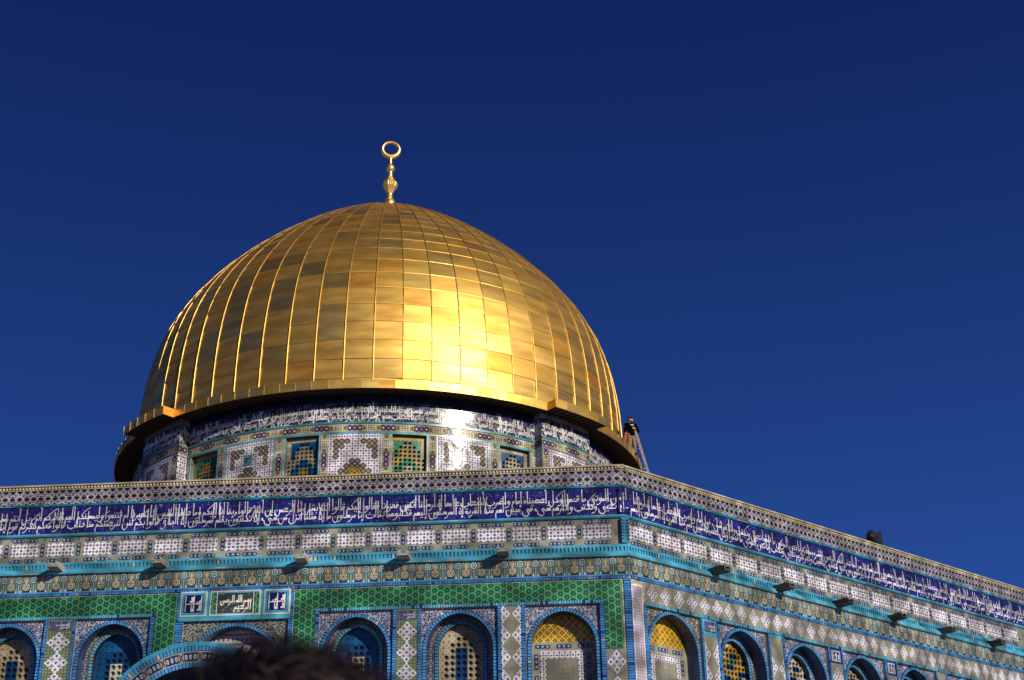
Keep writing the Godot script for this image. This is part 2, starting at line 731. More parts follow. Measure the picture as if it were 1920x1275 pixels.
func stroke(im: Image, pts: PackedVector2Array, d: float, c: Color):
	var p := smooth(pts)
	for i in p.size() - 1:
		var l := p[i].distance_to(p[i + 1])
		var n := maxi(1, int(ceil(l / maxf(1.0, d * 0.2))))
		# a reed pen held aslant: broad across, thin along its edge
		var a := (p[i + 1] - p[i]).angle()
		var e := d if d < 4.2 else roundf(d * (0.62 + 0.56 * absf(sin(a + 0.9))) * 2.0) / 2.0
		for k in n:
			dab(im, p[i].lerp(p[i + 1], float(k) / n), e, c)
	dab(im, p[p.size() - 1], d, c)

func pl(s: String, dx := 0.0) -> PackedVector2Array:
	var out := PackedVector2Array()
	for q in s.split(" "):
		var ab := q.split(",")
		out.append(Vector2(ab[0].to_float() + dx, ab[1].to_float()))
	return out

func ringpts(x: float, y: float, r: float) -> PackedVector2Array:
	var out := PackedVector2Array()
	for k in 9:
		out.append(Vector2(x + r * cos(TAU * k / 8), y + r * sin(TAU * k / 8)))
	return out

# one letter, x running leftwards from where the pen enters; joined to the right (jr) and to the left (jl); tall strokes reach up to H
func letter(ch: String, jr: bool, jl: bool, H: float) -> Array:
	var st := []
	var dots := []
	var w := 1.0
	var above := {"ت": 2, "ث": 3, "ن": 1, "خ": 1, "ذ": 1, "ز": 1, "ش": 3, "ض": 1, "ظ": 1, "غ": 1, "ف": 1, "ق": 2, "ة": 2, "ئ": 1}
	var below := {"ب": 1, "ي": 2, "ج": 1}
	var top := 2.0
	if ch in "اأإآ":
		st.append(pl("0,0 0.35,0.1 0.4,%f" % H) if jr else pl("0.4,-0.3 0.45,%f" % H))
		w = 0.9
		if ch == "أ":
			st.append(pl("0.9,%f 0.5,%f 1.0,%f" % [H + 0.9, H + 0.5, H + 0.3]))
		if ch == "إ":
			st.append(pl("0.9,-0.8 0.5,-1.1 1.0,-1.3"))
	elif ch == "ﻻ":
		st.append(pl("0,0 0.6,0 1.7,%f" % (H * 0.95)) if jr else pl("0.3,%f 1.5,0.2 0.9,-0.2 0.3,0.3 1.9,%f" % [H * 0.95, H]))
		if jr:
			st.append(pl("0.5,%f 1.4,0.3 0.8,-0.1" % H))
		w = 2.2
	elif ch in "بتثنيئى" and jl:
		st.append(pl("0,0 0.4,0.1 0.5,1.2 0.65,0.1 1.3,0") if jr else pl("0.1,1.3 0.3,0.1 1.1,0"))
		w = 1.2
		dots.append(Vector2(0.55, 0))
	elif ch in "بتثئ":
		st.append(pl("0,0 0.4,0.9 0.6,-0.2 2.0,-0.5 3.4,-0.2 3.6,0.9"))
		w = 3.9
		dots.append(Vector2(2.0, 0))
		top = 1.0
	elif ch == "ن":
		st.append(pl("0,0 0.4,0.9 0.5,-0.8 1.4,-1.6 2.4,-0.9 2.5,0.6"))
		w = 2.7
		dots.append(Vector2(1.45, 0))
		top = 0.5
	elif ch in "يى":
		st.append(pl("0,0.2 0.6,0.9 1.2,0.5 0.7,-0.3 0.4,-1.1 1.4,-1.7 2.8,-1.3 3.2,-0.1"))
		w = 3.3
		dots.append(Vector2(1.6, -1.2))
	elif ch in "جحخ":
		if jl:
			st.append(pl("1.9,1.1 1.2,1.5 0.2,1.3 0.9,0.7 1.6,0"))
			st.append(pl("0,0 1.0,0 2.1,0"))
			w = 2.0
			dots.append(Vector2(1.0, 0))
			top = 2.4
		else:
			st.append(pl("2.0,1.2 1.2,1.5 0.2,1.2"))
			st.append(pl("1.9,1.2 0.7,0.2 0.5,-1.0 1.4,-1.9 2.8,-1.6"))
			w = 2.6
			dots.append(Vector2(1.5, 0.6))
			top = 2.3
	elif ch in "دذ":
		st.append(pl("0,0 0.3,1.6 1.0,0.8 1.0,0 0.2,-0.1") if not jr else pl("0,0 0.6,0.1 0.7,1.5"))
		if jr:
			st.append(pl("0.6,0.1 1.4,0"))
		w = 1.5
		dots.append(Vector2(0.7, 0.4))
	elif ch in "رز":
		st.append(pl("0,0.1 0.35,0.5 0.6,-0.3 1.2,-1.1 2.1,-1.5"))
		w = 1.3
		dots.append(Vector2(0.6, -0.4))
	elif ch in "وؤ":
		st.append(ringpts(0.6, 0.55, 0.48))
		st.append(pl("0.2,0.2 0.5,-0.6 1.2,-1.2 2.2,-1.4"))
		if jr:
			st.append(pl("0,0 0.6,0.1"))
		w = 1.6
	elif ch in "سش":
		st.append(pl("0,0 0.25,1.0 0.5,0.1 0.75,1.0 1.0,0.1 1.3,1.0 1.6,0"))
		dots.append(Vector2(0.8, 0.2))
		if jl:
			st.append(pl("1.6,0 2.5,0"))
			w = 2.4
		else:
			st.append(pl("1.6,0 1.7,-0.9 2.6,-1.6 3.6,-0.9 3.7,0.6"))
			w = 3.9
	elif ch in "صضطظ":
		st.append(pl("0,0 0.5,0.8 1.4,1.3 2.0,0.8 1.4,0.1 0,0"))
		dots.append(Vector2(1.3, 0.2))
		if ch in "طظ":
			st.append(pl("0.7,0.4 0.8,%f" % H))
			st.append(pl("1.4,0 2.3,0"))
			w = 2.2
		elif jl:
			st.append(pl("1.4,0 2.1,0.1 2.2,0.8 2.4,0 2.9,0"))
			w = 2.8
		else:
			st.append(pl("1.4,0 2.1,0.5 2.2,-0.9 3.0,-1.6 3.9,-0.9 4.0,0.5"))
			w = 4.2
	elif ch in "عغ":
		dots.append(Vector2(0.8, 0.4))
		if jl:
			st.append(pl("0,0 0.5,0.2 1.1,1.2 0.4,1.2 0.9,0.3 1.6,0") if jr else pl("1.2,1.3 0.6,1.5 0.3,0.9 0.8,0.4 1.7,0"))
			if not jr:
				st.append(pl("0.3,0.6 0.8,0.0 1.6,0"))
			w = 1.6
		else:
			st.append(pl("1.3,1.4 0.7,1.6 0.4,1.1 1.2,0.7 0.5,0 0.5,-1.0 1.4,-1.8 2.6,-1.5"))
			w = 2.5
	elif ch in "فق":
		st.append(ringpts(0.7, 0.95, 0.42))
		dots.append(Vector2(0.7, 0.3))
		if jr:
			st.append(pl("0,0 0.9,0.1"))
		if jl:
			st.append(pl("1.0,0.6 0.9,0.1 1.5,0"))
			w = 1.5
		elif ch == "ق":
			st.append(pl("0.4,0.6 0.5,-0.9 1.4,-1.6 2.3,-0.8 2.4,0.5"))
			w = 2.6
		else:
			st.append(pl("1.0,0.6 0.8,0 2.2,-0.2 3.2,0.1 3.4,0.9"))
			w = 3.6
	elif ch == "ك":
		if jl:
			st.append(pl("-2.4,%f -0.6,%f 0.9,%f 1.0,1.5 0.4,0.7 1.1,0 2.0,0" % [H * 0.98, H * 0.72, H * 0.40]))
			st.append(pl("0,0 1.2,0"))
			w = 1.9
		else:
			st.append(pl("0,0 0.4,0.1 0.5,%f" % H))
			st.append(pl("0.4,0.1 2.0,-0.2 3.0,0.1 3.1,0.9"))
			st.append(pl("1.9,1.5 1.2,1.3 1.9,0.9 1.2,0.6"))
			w = 3.3
	elif ch == "ل":
		st.append(pl("0.5,%f 0.45,0.2" % H))
		if jr:
			st.append(pl("0,0 0.5,0.05"))
		if jl:
			st.append(pl("0.45,0.3 0.6,0 1.1,0"))
			w = 1.0
		else:
			st.append(pl("0.45,0.3 0.5,-0.9 1.3,-1.6 2.2,-0.9 2.3,0.5"))
			w = 2.5
	elif ch == "م":
		st.append(ringpts(0.6, 0.35 if jr else 0.5, 0.4))
		if jr:
			st.append(pl("0,0 0.6,0"))
		if jl:
			st.append(pl("0.6,0 1.4,0"))
			w = 1.3
		else:
			st.append(pl("0.8,0 1.2,-0.4 1.2,-1.9"))
			w = 1.5
	elif ch in "هة":
		if jl:
			st.append(ringpts(0.7, 0.6, 0.5))
			st.append(pl("0,0 0.8,0.1 0.8,1.2 0.6,0.1 1.6,0"))
			w = 1.5
		else:
			st.append(ringpts(0.6, 0.5, 0.45))
			if jr:
				st.append(pl("0,0 0.4,0.1"))
			dots.append(Vector2(0.6, 0))
			w = 1.2
	elif ch == "ء":
		st.append(pl("0.9,0.9 0.4,0.6 0.9,0.3 0.3,0.0"))
		w = 1.2
	var marks := []
	for d: Vector2 in dots:
		if above.has(ch):
			var n: int = above[ch]
			for i in n:
				marks.append(d + Vector2((i - (mini(n, 2) - 1) * 0.5) * 0.75 if i < 2 else 0.0, top if i < 2 else top + 0.7))
		elif below.has(ch):
			var n2: int = below[ch]
			for i in n2:
				marks.append(d + Vector2((i - (n2 - 1) * 0.5) * 0.75, -1.1))
	return [st, marks, w]

func word(s: String, H: float) -> Array:
	s = s.replace("لا", "ﻻ").replace("لأ", "ﻻ")
	var ends := "اأإآدذرزوؤءﻻةى"
	var x := 0.0
	var strokes := []
	var marks := []
	for i in s.length():
		var ch := s[i]
		var jr: bool = i > 0 and not (s[i - 1] in ends)
		var jl: bool = i < s.length() - 1 and not (ch in ends) and s[i + 1] != "ء"
		var l := letter(ch, jr, jl, H)
		for p: PackedVector2Array in l[0]:
			var q := PackedVector2Array()
			for a in p:
				q.append(a + Vector2(x, 0))
			strokes.append(q)
		for m: Vector2 in l[1]:
			marks.append(m + Vector2(x, 0))
		x += l[2]
	return [strokes, marks, x]

func ink(im: Image, w: Array, right: float, base: float, U: float, d: float, c: Color):
	for p: PackedVector2Array in w[0]:
		var q := PackedVector2Array()
		for a in p:
			q.append(Vector2(right - a.x * U, base - a.y * U * (1.3 if a.y < 0 else 1.0)))
		stroke(im, q, d, c)
	for m: Vector2 in w[1]:
		dab(im, Vector2(right - m.x * U, base - m.y * U), d * 1.25, c)

# two interlocked lines of writing, right to left; words go to whichever line is behind; returns the words that did not fit
func write_lines(im: Image, words: Array, bases: Array, heights: Array, U: float, d: float, c: Color, gap: float) -> Array:
	var w := im.get_width()
	var cur := []
	for b in bases:
		cur.append(w - 6.0)
	var i := 0
	while i < words.size():
		var t := 0
		for k in cur.size():
			if cur[k] > cur[t]:
				t = k
		var wd := word(words[i], heights[t])
		if cur[t] - wd[2] * U < 2.0:
			break
		ink(im, wd, cur[t], bases[t], U, d, c)
		cur[t] -= wd[2] * U + gap
		i += 1
	return words.slice(i)

func fleck(im: Image, n: int, c: Color, d0: float, d1: float, curl: bool):
	for i in n:
		var p := Vector2(rng.randf() * im.get_width(), rng.randf() * im.get_height())
		if curl:
			var r := rng.randf_range(4, 13)
			var a := rng.randf() * TAU
			var q := PackedVector2Array()
			for k in 6:
				q.append(p + Vector2(cos(a + k * 0.8), sin(a + k * 0.8)) * r * (1.0 - k * 0.12))
			stroke(im, q, d0, c)
		else:
			dab(im, p, rng.randf_range(d0, d1), c)

# one wall's inscription, returned as its left and right halves
func frieze(words: Array, seed_: int) -> Array:
	rng.seed = seed_
	var w := 4096
	var h := 153
	var im := Image.create_empty(w, h, false, Image.FORMAT_RGBA8)
	im.fill(rgb(39, 39, 116))
	for i in 200:
		im.fill_rect(Rect2i(rng.randi() % w, rng.randi() % h, 40 + rng.randi() % 60, 30), rgb(35 + rng.randf_range(-6, 8), 35 + rng.randf_range(-6, 7), 114 + rng.randf_range(-10, 16)))
	fleck(im, 900, rgb(92, 90, 140), 1.8, 1.8, true)
	fleck(im, 520, rgb(206, 204, 204), 2.6, 4.8, false)
	write_lines(im, words, [h * 0.77, h * 0.47], [7.0, 5.1], 12.4, 5.0, rgb(230, 228, 222), 7.0)
	im.convert(Image.FORMAT_RGB8)
	return [ImageTexture.create_from_image(im.get_region(Rect2i(0, 0, 2048, h))), ImageTexture.create_from_image(im.get_region(Rect2i(2048, 0, 2048, h)))]

func arabesque(seed_: int, ground: Color, a: Color, b: Color, d: Color) -> ImageTexture:
	rng.seed = seed_
	var im := Image.create_empty(256, 256, false, Image.FORMAT_RGBA8)
	im.fill(ground)
	fleck(im, 110, b, 4.0, 4.0, true)
	fleck(im, 120, a, 3.4, 3.4, true)
	fleck(im, 300, d, 5.0, 9.0, false)
	fleck(im, 330, a, 4.0, 8.0, false)
	im.convert(Image.FORMAT_RGB8)
	return ImageTexture.create_from_image(im)

func grain(w: int, h: int, f: float, lo: float, hi: float, seed_: int, tint := Color.WHITE, sx := 1.0) -> ImageTexture:
	var n := FastNoiseLite.new()
	n.seed = seed_
	n.frequency = f
	n.fractal_octaves = 4
	var im := Image.create_empty(w, h, false, Image.FORMAT_RGB8)
	for y in h:
		for x in w:
			# blend across the seam so that the picture repeats
			var fx := float(x) / w
			var fy := float(y) / h
			var v := n.get_noise_2d(x * sx, y) * (1 - fx) * (1 - fy) + n.get_noise_2d((x - w) * sx, y) * fx * (1 - fy) + n.get_noise_2d(x * sx, y - h) * (1 - fx) * fy + n.get_noise_2d((x - w) * sx, y - h) * fx * fy
			var k := clampf(0.5 + v * 1.5, 0, 1)
			var g := lerpf(lo, hi, k)
			im.set_pixel(x, y, Color(lerpf(tint.r, 1, k) * g, lerpf(tint.g, 1, k) * g, lerpf(tint.b, 1, k) * g))
	return ImageTexture.create_from_image(im)

func tile2(w: int, h: int, nu: float, nv: float, f: Callable) -> ImageTexture:
	return paint(w, h, func(u, v): return f.call(fr(u * nu), fr(v * nv)))

func make_textures():
	T.white = tile2(256, 128, 4, 2, func(u, v): return white_cell(u - 0.5, v - 0.5))
	T.whitecell = paint(64, 64, func(u, v): return white_cell(u - 0.5, v - 0.5))
	T.green = paint(160, 96, pat_green)
	T.khaki = paint(48, 48, pat_khaki)
	T.diaper = paint(96, 96, func(u, v): return pat_diaper(u * 2, v * 2))
	T.tan = paint(96, 96, func(u, v): return pat_tan(u * 3, v * 3))
	T.gold = paint(72, 72, pat_gold)
	T.vase = paint(160, 176, pat_vase)
	T.orn = paint(144, 144, pat_orn)
	T.cart = paint(144, 48, pat_cart)
	T.border = paint(512, 400, pat_border)
	T.drumborder = paint(256, 64, pat_drum_border)
	T.panel = paint(400, 560, pat_panel)
	T.star = paint(120, 120, pat_star)
	T.strip = paint(96, 48, pat_strip)
	T.inset = paint(192, 48, pat_inset)
	T.flower = paint(48, 48, pat_flower)
	T.spandrel = arabesque(3, rgb(40, 48, 96), rgb(230, 226, 232), rgb(146, 130, 128), rgb(98, 136, 178))
	T.spandark = arabesque(5, rgb(26, 34, 34), rgb(206, 202, 192), rgb(84, 100, 84), rgb(120, 126, 104))
	T.stain = grain(256, 256, 0.03, 0.66, 1.0, 11, Color(0.97, 0.96, 0.93))
	T.sheet = grain(256, 256, 0.012, 0.8, 1.0, 17, Color(0.99, 0.95, 0.88), 0.5)
	T.rough = grain(256, 256, 0.012, 0.84, 1.0, 23, Color.WHITE, 0.6)
	T.stone = grain(256, 256, 0.05, 0.7, 1.0, 31)
	var bump := grain(256, 256, 0.02, 0.0, 1.0, 41).get_image()
	bump.convert(Image.FORMAT_RGBA8)
	bump.bump_map_to_normal_map(2.0)
	T.wave = ImageTexture.create_from_image(bump)
	var a := "وما من دابة في الأرض إنا نحن نحيي الموتى ونكتب ما قدموا وآثارهم وكل شيء أحصيناه في إمام مبين واضرب لهم مثلا أصحاب القرية إذ جاءها المرسلون إذ أرسلنا إليهم اثنين فكذبوهما فعززنا بثالث فقالوا إنا إليكم مرسلون قالوا ما أنتم إلا بشر مثلنا وما أنزل الرحمن من شيء إن أنتم إلا تكذبون قالوا ربنا يعلم إنا إليكم لمرسلون وما علينا إلا البلاغ المبين قالوا إنا تطيرنا بكم لئن لم تنتهوا لنرجمنكم وليمسنكم منا عذاب أليم قالوا طائركم معكم أئن ذكرتم بل أنتم قوم مسرفون"
	var wa := Array(a.split(" ")).slice(5)
	var f := frieze(wa + wa, 101)
	T.f0 = f[1]                                     # the entrance wall: the half near the corner, then the far half
	T.f1 = f[0]
	var b := "تنزيل العزيز الرحيم لتنذر قوما ما أنذر آباؤهم فهم غافلون لقد حق القول على أكثرهم فهم لا يؤمنون إنا جعلنا في أعناقهم أغلالا فهي إلى الأذقان فهم مقمحون وجعلنا من بين أيديهم سدا ومن خلفهم سدا فأغشيناهم فهم لا يبصرون وسواء عليهم أأنذرتهم أم لم تنذرهم لا يؤمنون إنما تنذر من اتبع الذكر وخشي الرحمن بالغيب فبشره بمغفرة وأجر كريم إنا نحن نحيي الموتى ونكتب ما قدموا"
	var wb := Array(b.split(" "))
	f = frieze(wb + wa, 103)
	T.f2 = f[0]
	T.f3 = f[1]
	var d := "سبحان الذي أسرى بعبده ليلا من المسجد الحرام إلى المسجد الأقصى الذي باركنا حوله لنريه من آياتنا إنه هو السميع البصير وآتينا موسى الكتاب وجعلناه هدى لبني إسرائيل ألا تتخذوا من دوني وكيلا ذرية من حملنا مع نوح إنه كان عبدا شكورا وقضينا إلى بني إسرائيل في الكتاب"
	rng.seed = 55
	var im := Image.create_empty(2048, 96, false, Image.FORMAT_RGBA8)
	im.fill(rgb(54, 56, 90))
	fleck(im, 800, rgb(156, 156, 188), 1.7, 1.7, true)
	fleck(im, 220, rgb(206, 204, 204), 2.0, 3.5, false)
	for y in [32, 64]:
		im.fill_rect(Rect2i(0, y, 2048, 2), rgb(190, 186, 180))
	write_lines(im, Array(d.split(" ")) + Array(d.split(" ")), [78, 46], [6.0, 4.4], 8.6, 4.6, rgb(232, 229, 220), 3.0)
	im.convert(Image.FORMAT_RGB8)
	T.fdrum = ImageTexture.create_from_image(im)
	# small tablets of writing
	T.tab = tablet(192, 96, rgb(60, 62, 110), ["الله نور", "السموات"], 7.0, 5.0, rgb(196, 192, 206))
	T.basmala = tablet(320, 192, rgb(52, 60, 56), ["الرحيم", "بسم الله الرحمن"], 12.0, 9.0, rgb(230, 226, 214))
	T.seal0 = seal(rgb(24, 24, 84), ["في الله", "الله ليا"])
	T.seal1 = seal(rgb(24, 24, 84), ["الله في", "الله ليا"])

func tablet(w: int, h: int, ground: Color, lines: Array, U: float, d: float, c: Color) -> ImageTexture:
	rng.seed = w + lines.size()
	var im := Image.create_empty(w, h, false, Image.FORMAT_RGBA8)
	im.fill(ground)
	fleck(im, 40, Color(c.r * 0.6, c.g * 0.62, c.b * 0.55), 3.0, 3.0, true)
	fleck(im, 60, Color(c.r * 0.8, c.g * 0.8, c.b * 0.75), 3.0, 4.5, false)
	for i in lines.size():
		var x := w - 12.0
		var all := 0.0
		for s in (lines[lines.size() - 1 - i] as String).split(" "):
			all += word(s, 4.6)[2] + 0.8
		U = minf((w - 24.0) / all, h * 0.105)
		for s in (lines[lines.size() - 1 - i] as String).split(" "):
			var wd := word(s, 4.6)
			ink(im, wd, x, h * (0.46 + 0.36 * i) if lines.size() > 1 else h * 0.7, U, d, c)
			x -= wd[2] * U + U * 0.8
	im.convert(Image.FORMAT_RGB8)
	return ImageTexture.create_from_image(im)

func seal(ground: Color, lines: Array) -> ImageTexture:
	var im := Image.create_empty(160, 160, false, Image.FORMAT_RGBA8)
	im.fill(ground)
	var c := rgb(226, 224, 222)
	stroke(im, PackedVector2Array([Vector2(12, 84), Vector2(150, 80)]), 8, c)
	for x in [12, 84, 148]:
		stroke(im, PackedVector2Array([Vector2(x, 10), Vector2(x, 150)]), 8, c)
	for i in 2:
		var x := 150.0
		for s in (lines[i] as String).split(" "):
			var wd := word(s, 5.0)
			ink(im, wd, x, 66 + 74 * i, 8.6, 8, c)
			x -= maxf(wd[2] * 8.6 + 4, 66)
	im.convert(Image.FORMAT_RGB8)
	return ImageTexture.create_from_image(im)

# ---------------------------------------------------------------- materials
func glaze(tex = null, rough := 0.3, uv := Vector3.ONE, stain := 0.9) -> StandardMaterial3D:
	var m := StandardMaterial3D.new()
	m.vertex_color_use_as_albedo = true
	if tex:
		m.albedo_texture = tex
	m.roughness = rough
	m.metallic_specular = 0.5
	m.uv1_scale = uv
	if stain > 0:
		m.detail_enabled = true
		m.detail_blend_mode = BaseMaterial3D.BLEND_MODE_MUL
		m.detail_uv_layer = BaseMaterial3D.DETAIL_UV_2
		m.detail_albedo = T.stain
	return m

func make_materials():
	for k in ["white", "whitecell", "green", "khaki", "diaper", "tan", "gold", "vase", "orn", "cart", "border", "drumborder", "panel", "star", "strip", "inset", "flower", "spandrel", "spandark", "f0", "f1", "f2", "f3", "fdrum", "tab", "basmala", "seal0", "seal1"]:
		M[k] = glaze(T[k], 0.32)
	for k in ["f0", "f1", "f2", "f3"]:
		M[k].roughness = 0.22
	for k in ["fdrum", "panel", "drumborder"]:
		M[k].roughness = 0.17
		M[k].metallic_specular = 0.36 if k == "fdrum" else 0.15
		M[k].normal_enabled = true
		M[k].normal_texture = T.wave
		M[k].normal_scale = 0.2
	M.tile = glaze(null, 0.3)
	M.plain = glaze(null, 0.7)
	M.mortar = glaze(null, 0.85)
	M.mortar.albedo_color = rgb(120, 108, 88)
	M.stone = glaze(T.stone, 0.85)
	M.dark = glaze(null, 0.4, Vector3.ONE, 0.0)
	M.dark.albedo_color = rgb(98, 92, 78)
	for i in 7:
		var g := StandardMaterial3D.new()
		var tone: Color = [Color(0.98, 0.81, 0.43), Color(0.98, 0.83, 0.47), Color(0.95, 0.775, 0.39), Color(0.93, 0.75, 0.39), Color(0.98, 0.82, 0.46), Color(0.92, 0.70, 0.34), Color(0.95, 0.79, 0.43)][i]
		g.albedo_color = tone
		g.albedo_texture = T.sheet
		g.metallic = 1.0
		g.roughness = [0.54, 0.49, 0.57, 0.6, 0.47, 0.62, 0.52][i]
		g.roughness_texture = T.rough
		g.uv1_triplanar = true
		g.uv1_world_triplanar = true
		g.uv1_scale = Vector3(0.25, 0.5, 0.25)
		g.uv1_offset = Vector3(i * 0.37, i * 0.21, i * 0.11)
		M["gilt%d" % i] = g
	M.rib = M.gilt1.duplicate()
	M.rib.roughness = 0.5
	M.finial = StandardMaterial3D.new()
	M.finial.albedo_color = Color(1.0, 0.85, 0.52)
	M.finial.metallic = 1.0
	M.finial.roughness = 0.42
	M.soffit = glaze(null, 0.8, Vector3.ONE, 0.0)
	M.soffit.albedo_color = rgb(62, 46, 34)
	M.metal = StandardMaterial3D.new()
	M.metal.albedo_color = rgb(176, 176, 172)
	M.metal.metallic = 0.7
	M.metal.roughness = 0.5
	M.black = StandardMaterial3D.new()
	M.black.albedo_color = rgb(34, 34, 36)
	M.black.roughness = 0.45
	M.body = StandardMaterial3D.new()
	M.body.vertex_color_use_as_albedo = true
	M.body.roughness = 0.95
	M.body.metallic_specular = 0.2
	M.hair = StandardMaterial3D.new()
	M.hair.vertex_color_use_as_albedo = true
	M.hair.roughness = 0.42

# ---------------------------------------------------------------- ground and plain walls
func make_ground():
	var mb := MB.new()
	var r := 3000.0
	mb.quad(Vector3(-r, 0, r), Vector3(r, 0, r), Vector3(r, 0, -r), Vector3(-r, 0, -r), Vector3.UP, Vector2(0, 0), Vector2(r, 0), Vector2(r, r), Vector2(0, r))
	var m := StandardMaterial3D.new()
	m.albedo_color = rgb(158, 150, 136)
	m.albedo_texture = T.stone
	m.uv1_triplanar = true
	m.uv1_world_triplanar = true
	m.uv1_scale = Vector3(0.2, 0.2, 0.2)
	m.roughness = 0.85
	var o := part(mb, "pavement", m, self)
	o.set_meta("kind", "structure")
	o.set_meta("label", "pale stone pavement of the platform round the shrine")

const L_RECT := [[1.765, 0.955], [4.43, 0.985], [7.125, 0.965], [10.285, 1.385], [13.53, 0.985], [16.34, 0.985], [19.0, 0.98]]
const R_RECT := [[1.605, 1.045], [4.425, 1.03], [7.2, 1.0], [9.96, 1.03], [12.7, 1.035], [15.43, 1.03], [18.15, 1.05]]
const H_SILL := 6.2
const H_TOP := 10.80
const REC := 0.07

func rects(k: int) -> Array:
	return L_RECT if k == 0 else R_RECT

func adj(h: float, o: float) -> float:
	return EYE_H + (h - EYE_H) * (1.0 - o / 35.7)

func make_walls():
	for k in 8:
		var mb := MB.new()
		mb.col = lin(200, 196, 186)
		if k > 1:
			strip(mb, k, 0, 0, 12.0, 0, 1.0)
		else:
			strip(mb, k, 0, 0, H_SILL, 0, 3.0)
			strip(mb, k, H_TOP, 0, 12.05, 0, 3.0)
			var edges := [0.0]
			for b in rects(k):
				edges.append(b[0] - b[1])
				edges.append(b[0] + b[1])
			edges.append(S)
			for i in range(0, edges.size(), 2):
				strip(mb, k, H_SILL, 0, H_TOP, 0, 3.0, edges[i], edges[i + 1])
			for b in rects(k):
				var a0: float = b[0] - b[1]
				var a1: float = b[0] + b[1]
				mb.quad(P(k, a0, H_SILL, 0), P(k, a0, H_TOP, 0), P(k, a0, H_TOP, -REC), P(k, a0, H_SILL, -REC), E(k))
				mb.quad(P(k, a1, H_SILL, 0), P(k, a1, H_TOP, 0), P(k, a1, H_TOP, -REC), P(k, a1, H_SILL, -REC), -E(k))
				mb.quad(P(k, a0, H_TOP, 0), P(k, a1, H_TOP, 0), P(k, a1, H_TOP, -REC), P(k, a0, H_TOP, -REC), Vector3.DOWN)
				mb.quad(P(k, a0, H_SILL, 0), P(k, a1, H_SILL, 0), P(k, a1, H_SILL, -0.8), P(k, a0, H_SILL, -0.8), Vector3.UP)
		# parapet wall behind the upper bands
		strip(mb, k, 12.0, -0.06, 12.2, -0.26, 3.0)
		strip(mb, k, 12.2, -0.26, 14.56, -0.30, 3.0)
		strip(mb, k, 14.56, -0.30, 14.56, -0.95, 3.0)
		var a := P(k, 0.95 * 0.4142, 13.6, -0.95)
		var b2 := P(k, S - 0.95 * 0.4142, 13.6, -0.95)
		mb.quad(a, b2, b2 + Vector3(0, 0.96, 0), a + Vector3(0, 0.96, 0), -N(k))
		part(mb, "outer_wall", M.stone, shrine)
	# lead roof between parapet and drum
	var rf := MB.new()
	rf.col = lin(92, 94, 96)
	for k in 8:
		var a := P(k, 0.95 * 0.4142, 13.7, -0.95)
		var b := P(k, S - 0.95 * 0.4142, 13.7, -0.95)
		var d0 := (a - OC) * Vector3(1, 0, 1)
		var d1 := (b - OC) * Vector3(1, 0, 1)
		var c := AX + d1.normalized() * 11.0 + Vector3(0, 16.6, 0)
		var d := AX + d0.normalized() * 11.0 + Vector3(0, 16.6, 0)
		rf.quad(a, b, c, d, Vector3.UP)
	part(rf, "roof", M.plain, shrine)
	# marble slabs on the lower walls of the two visible faces
	for k in 2:
		for i in 14:
			var mb := MB.new()
			mb.col = vary(lin(206, 200, 190), 0.06)
			if k == 0 and i >= 5 and i <= 8:
				continue
			slab(mb, k, i * S / 14 + 0.012, (i + 1) * S / 14 - 0.012, 0.5, H_SILL - 0.2, 0.002, 0.03, 1.6, 1.6, 0.006)
			part(mb, "marble_slab", M.stone, shrine)

# ---------------------------------------------------------------- mouldings and tiled bands that run round the octagon
func band(called: String, mat: Material, prof: Array, per: float, col := Color.WHITE, both := false):
	# prof holds [height, out] pairs from bottom to top
	for k in ([0, 1] if both else range(8)):
		var mb := MB.new()
		mb.col = col
		for i in prof.size() - 1:
			strip(mb, k, prof[i][0], prof[i][1], prof[i + 1][0], prof[i + 1][1], per)
		part(mb, called, mat, shrine)

func brick_row(k: int, s0: float, s1: float, h0: float, h1: float, o: float, col: Color, upright := false, pitch := 0.068):
	var back := MB.new()
	back.col = lin(24, 32, 104)
	slab(back, k, s0, s1, h0, h1, 0.0, o, 0.0)
	part(back, "joint_bed", M.tile, shrine)
	var mb := MB.new()
	var l := (h1 - h0) if upright else (s1 - s0)
	var n := int(round(l / pitch))
	for i in n:
		mb.col = vary(col, 0.2)
		if rng.randf() < 0.05:
			mb.col = lin(40, 60, 150)
		if rng.randf() < 0.015:
			mb.col = lin(168, 160, 140)
		var a := l * i / n + pitch * 0.13
		var b := l * (i + 1) / n - pitch * 0.13
		var up := rng.randf_range(0.007, 0.013)
		if upright:
			slab(mb, k, s0 + 0.006, s1 - 0.006, h0 + a, h0 + b, o - 0.003, o + up, 0.0)
		else:
			slab(mb, k, s0 + a, s0 + b, h0 + 0.006, h1 - 0.006, o - 0.003, o + up, 0.0)
	part(mb, "glazed_brick_course", M.tile, shrine, true)

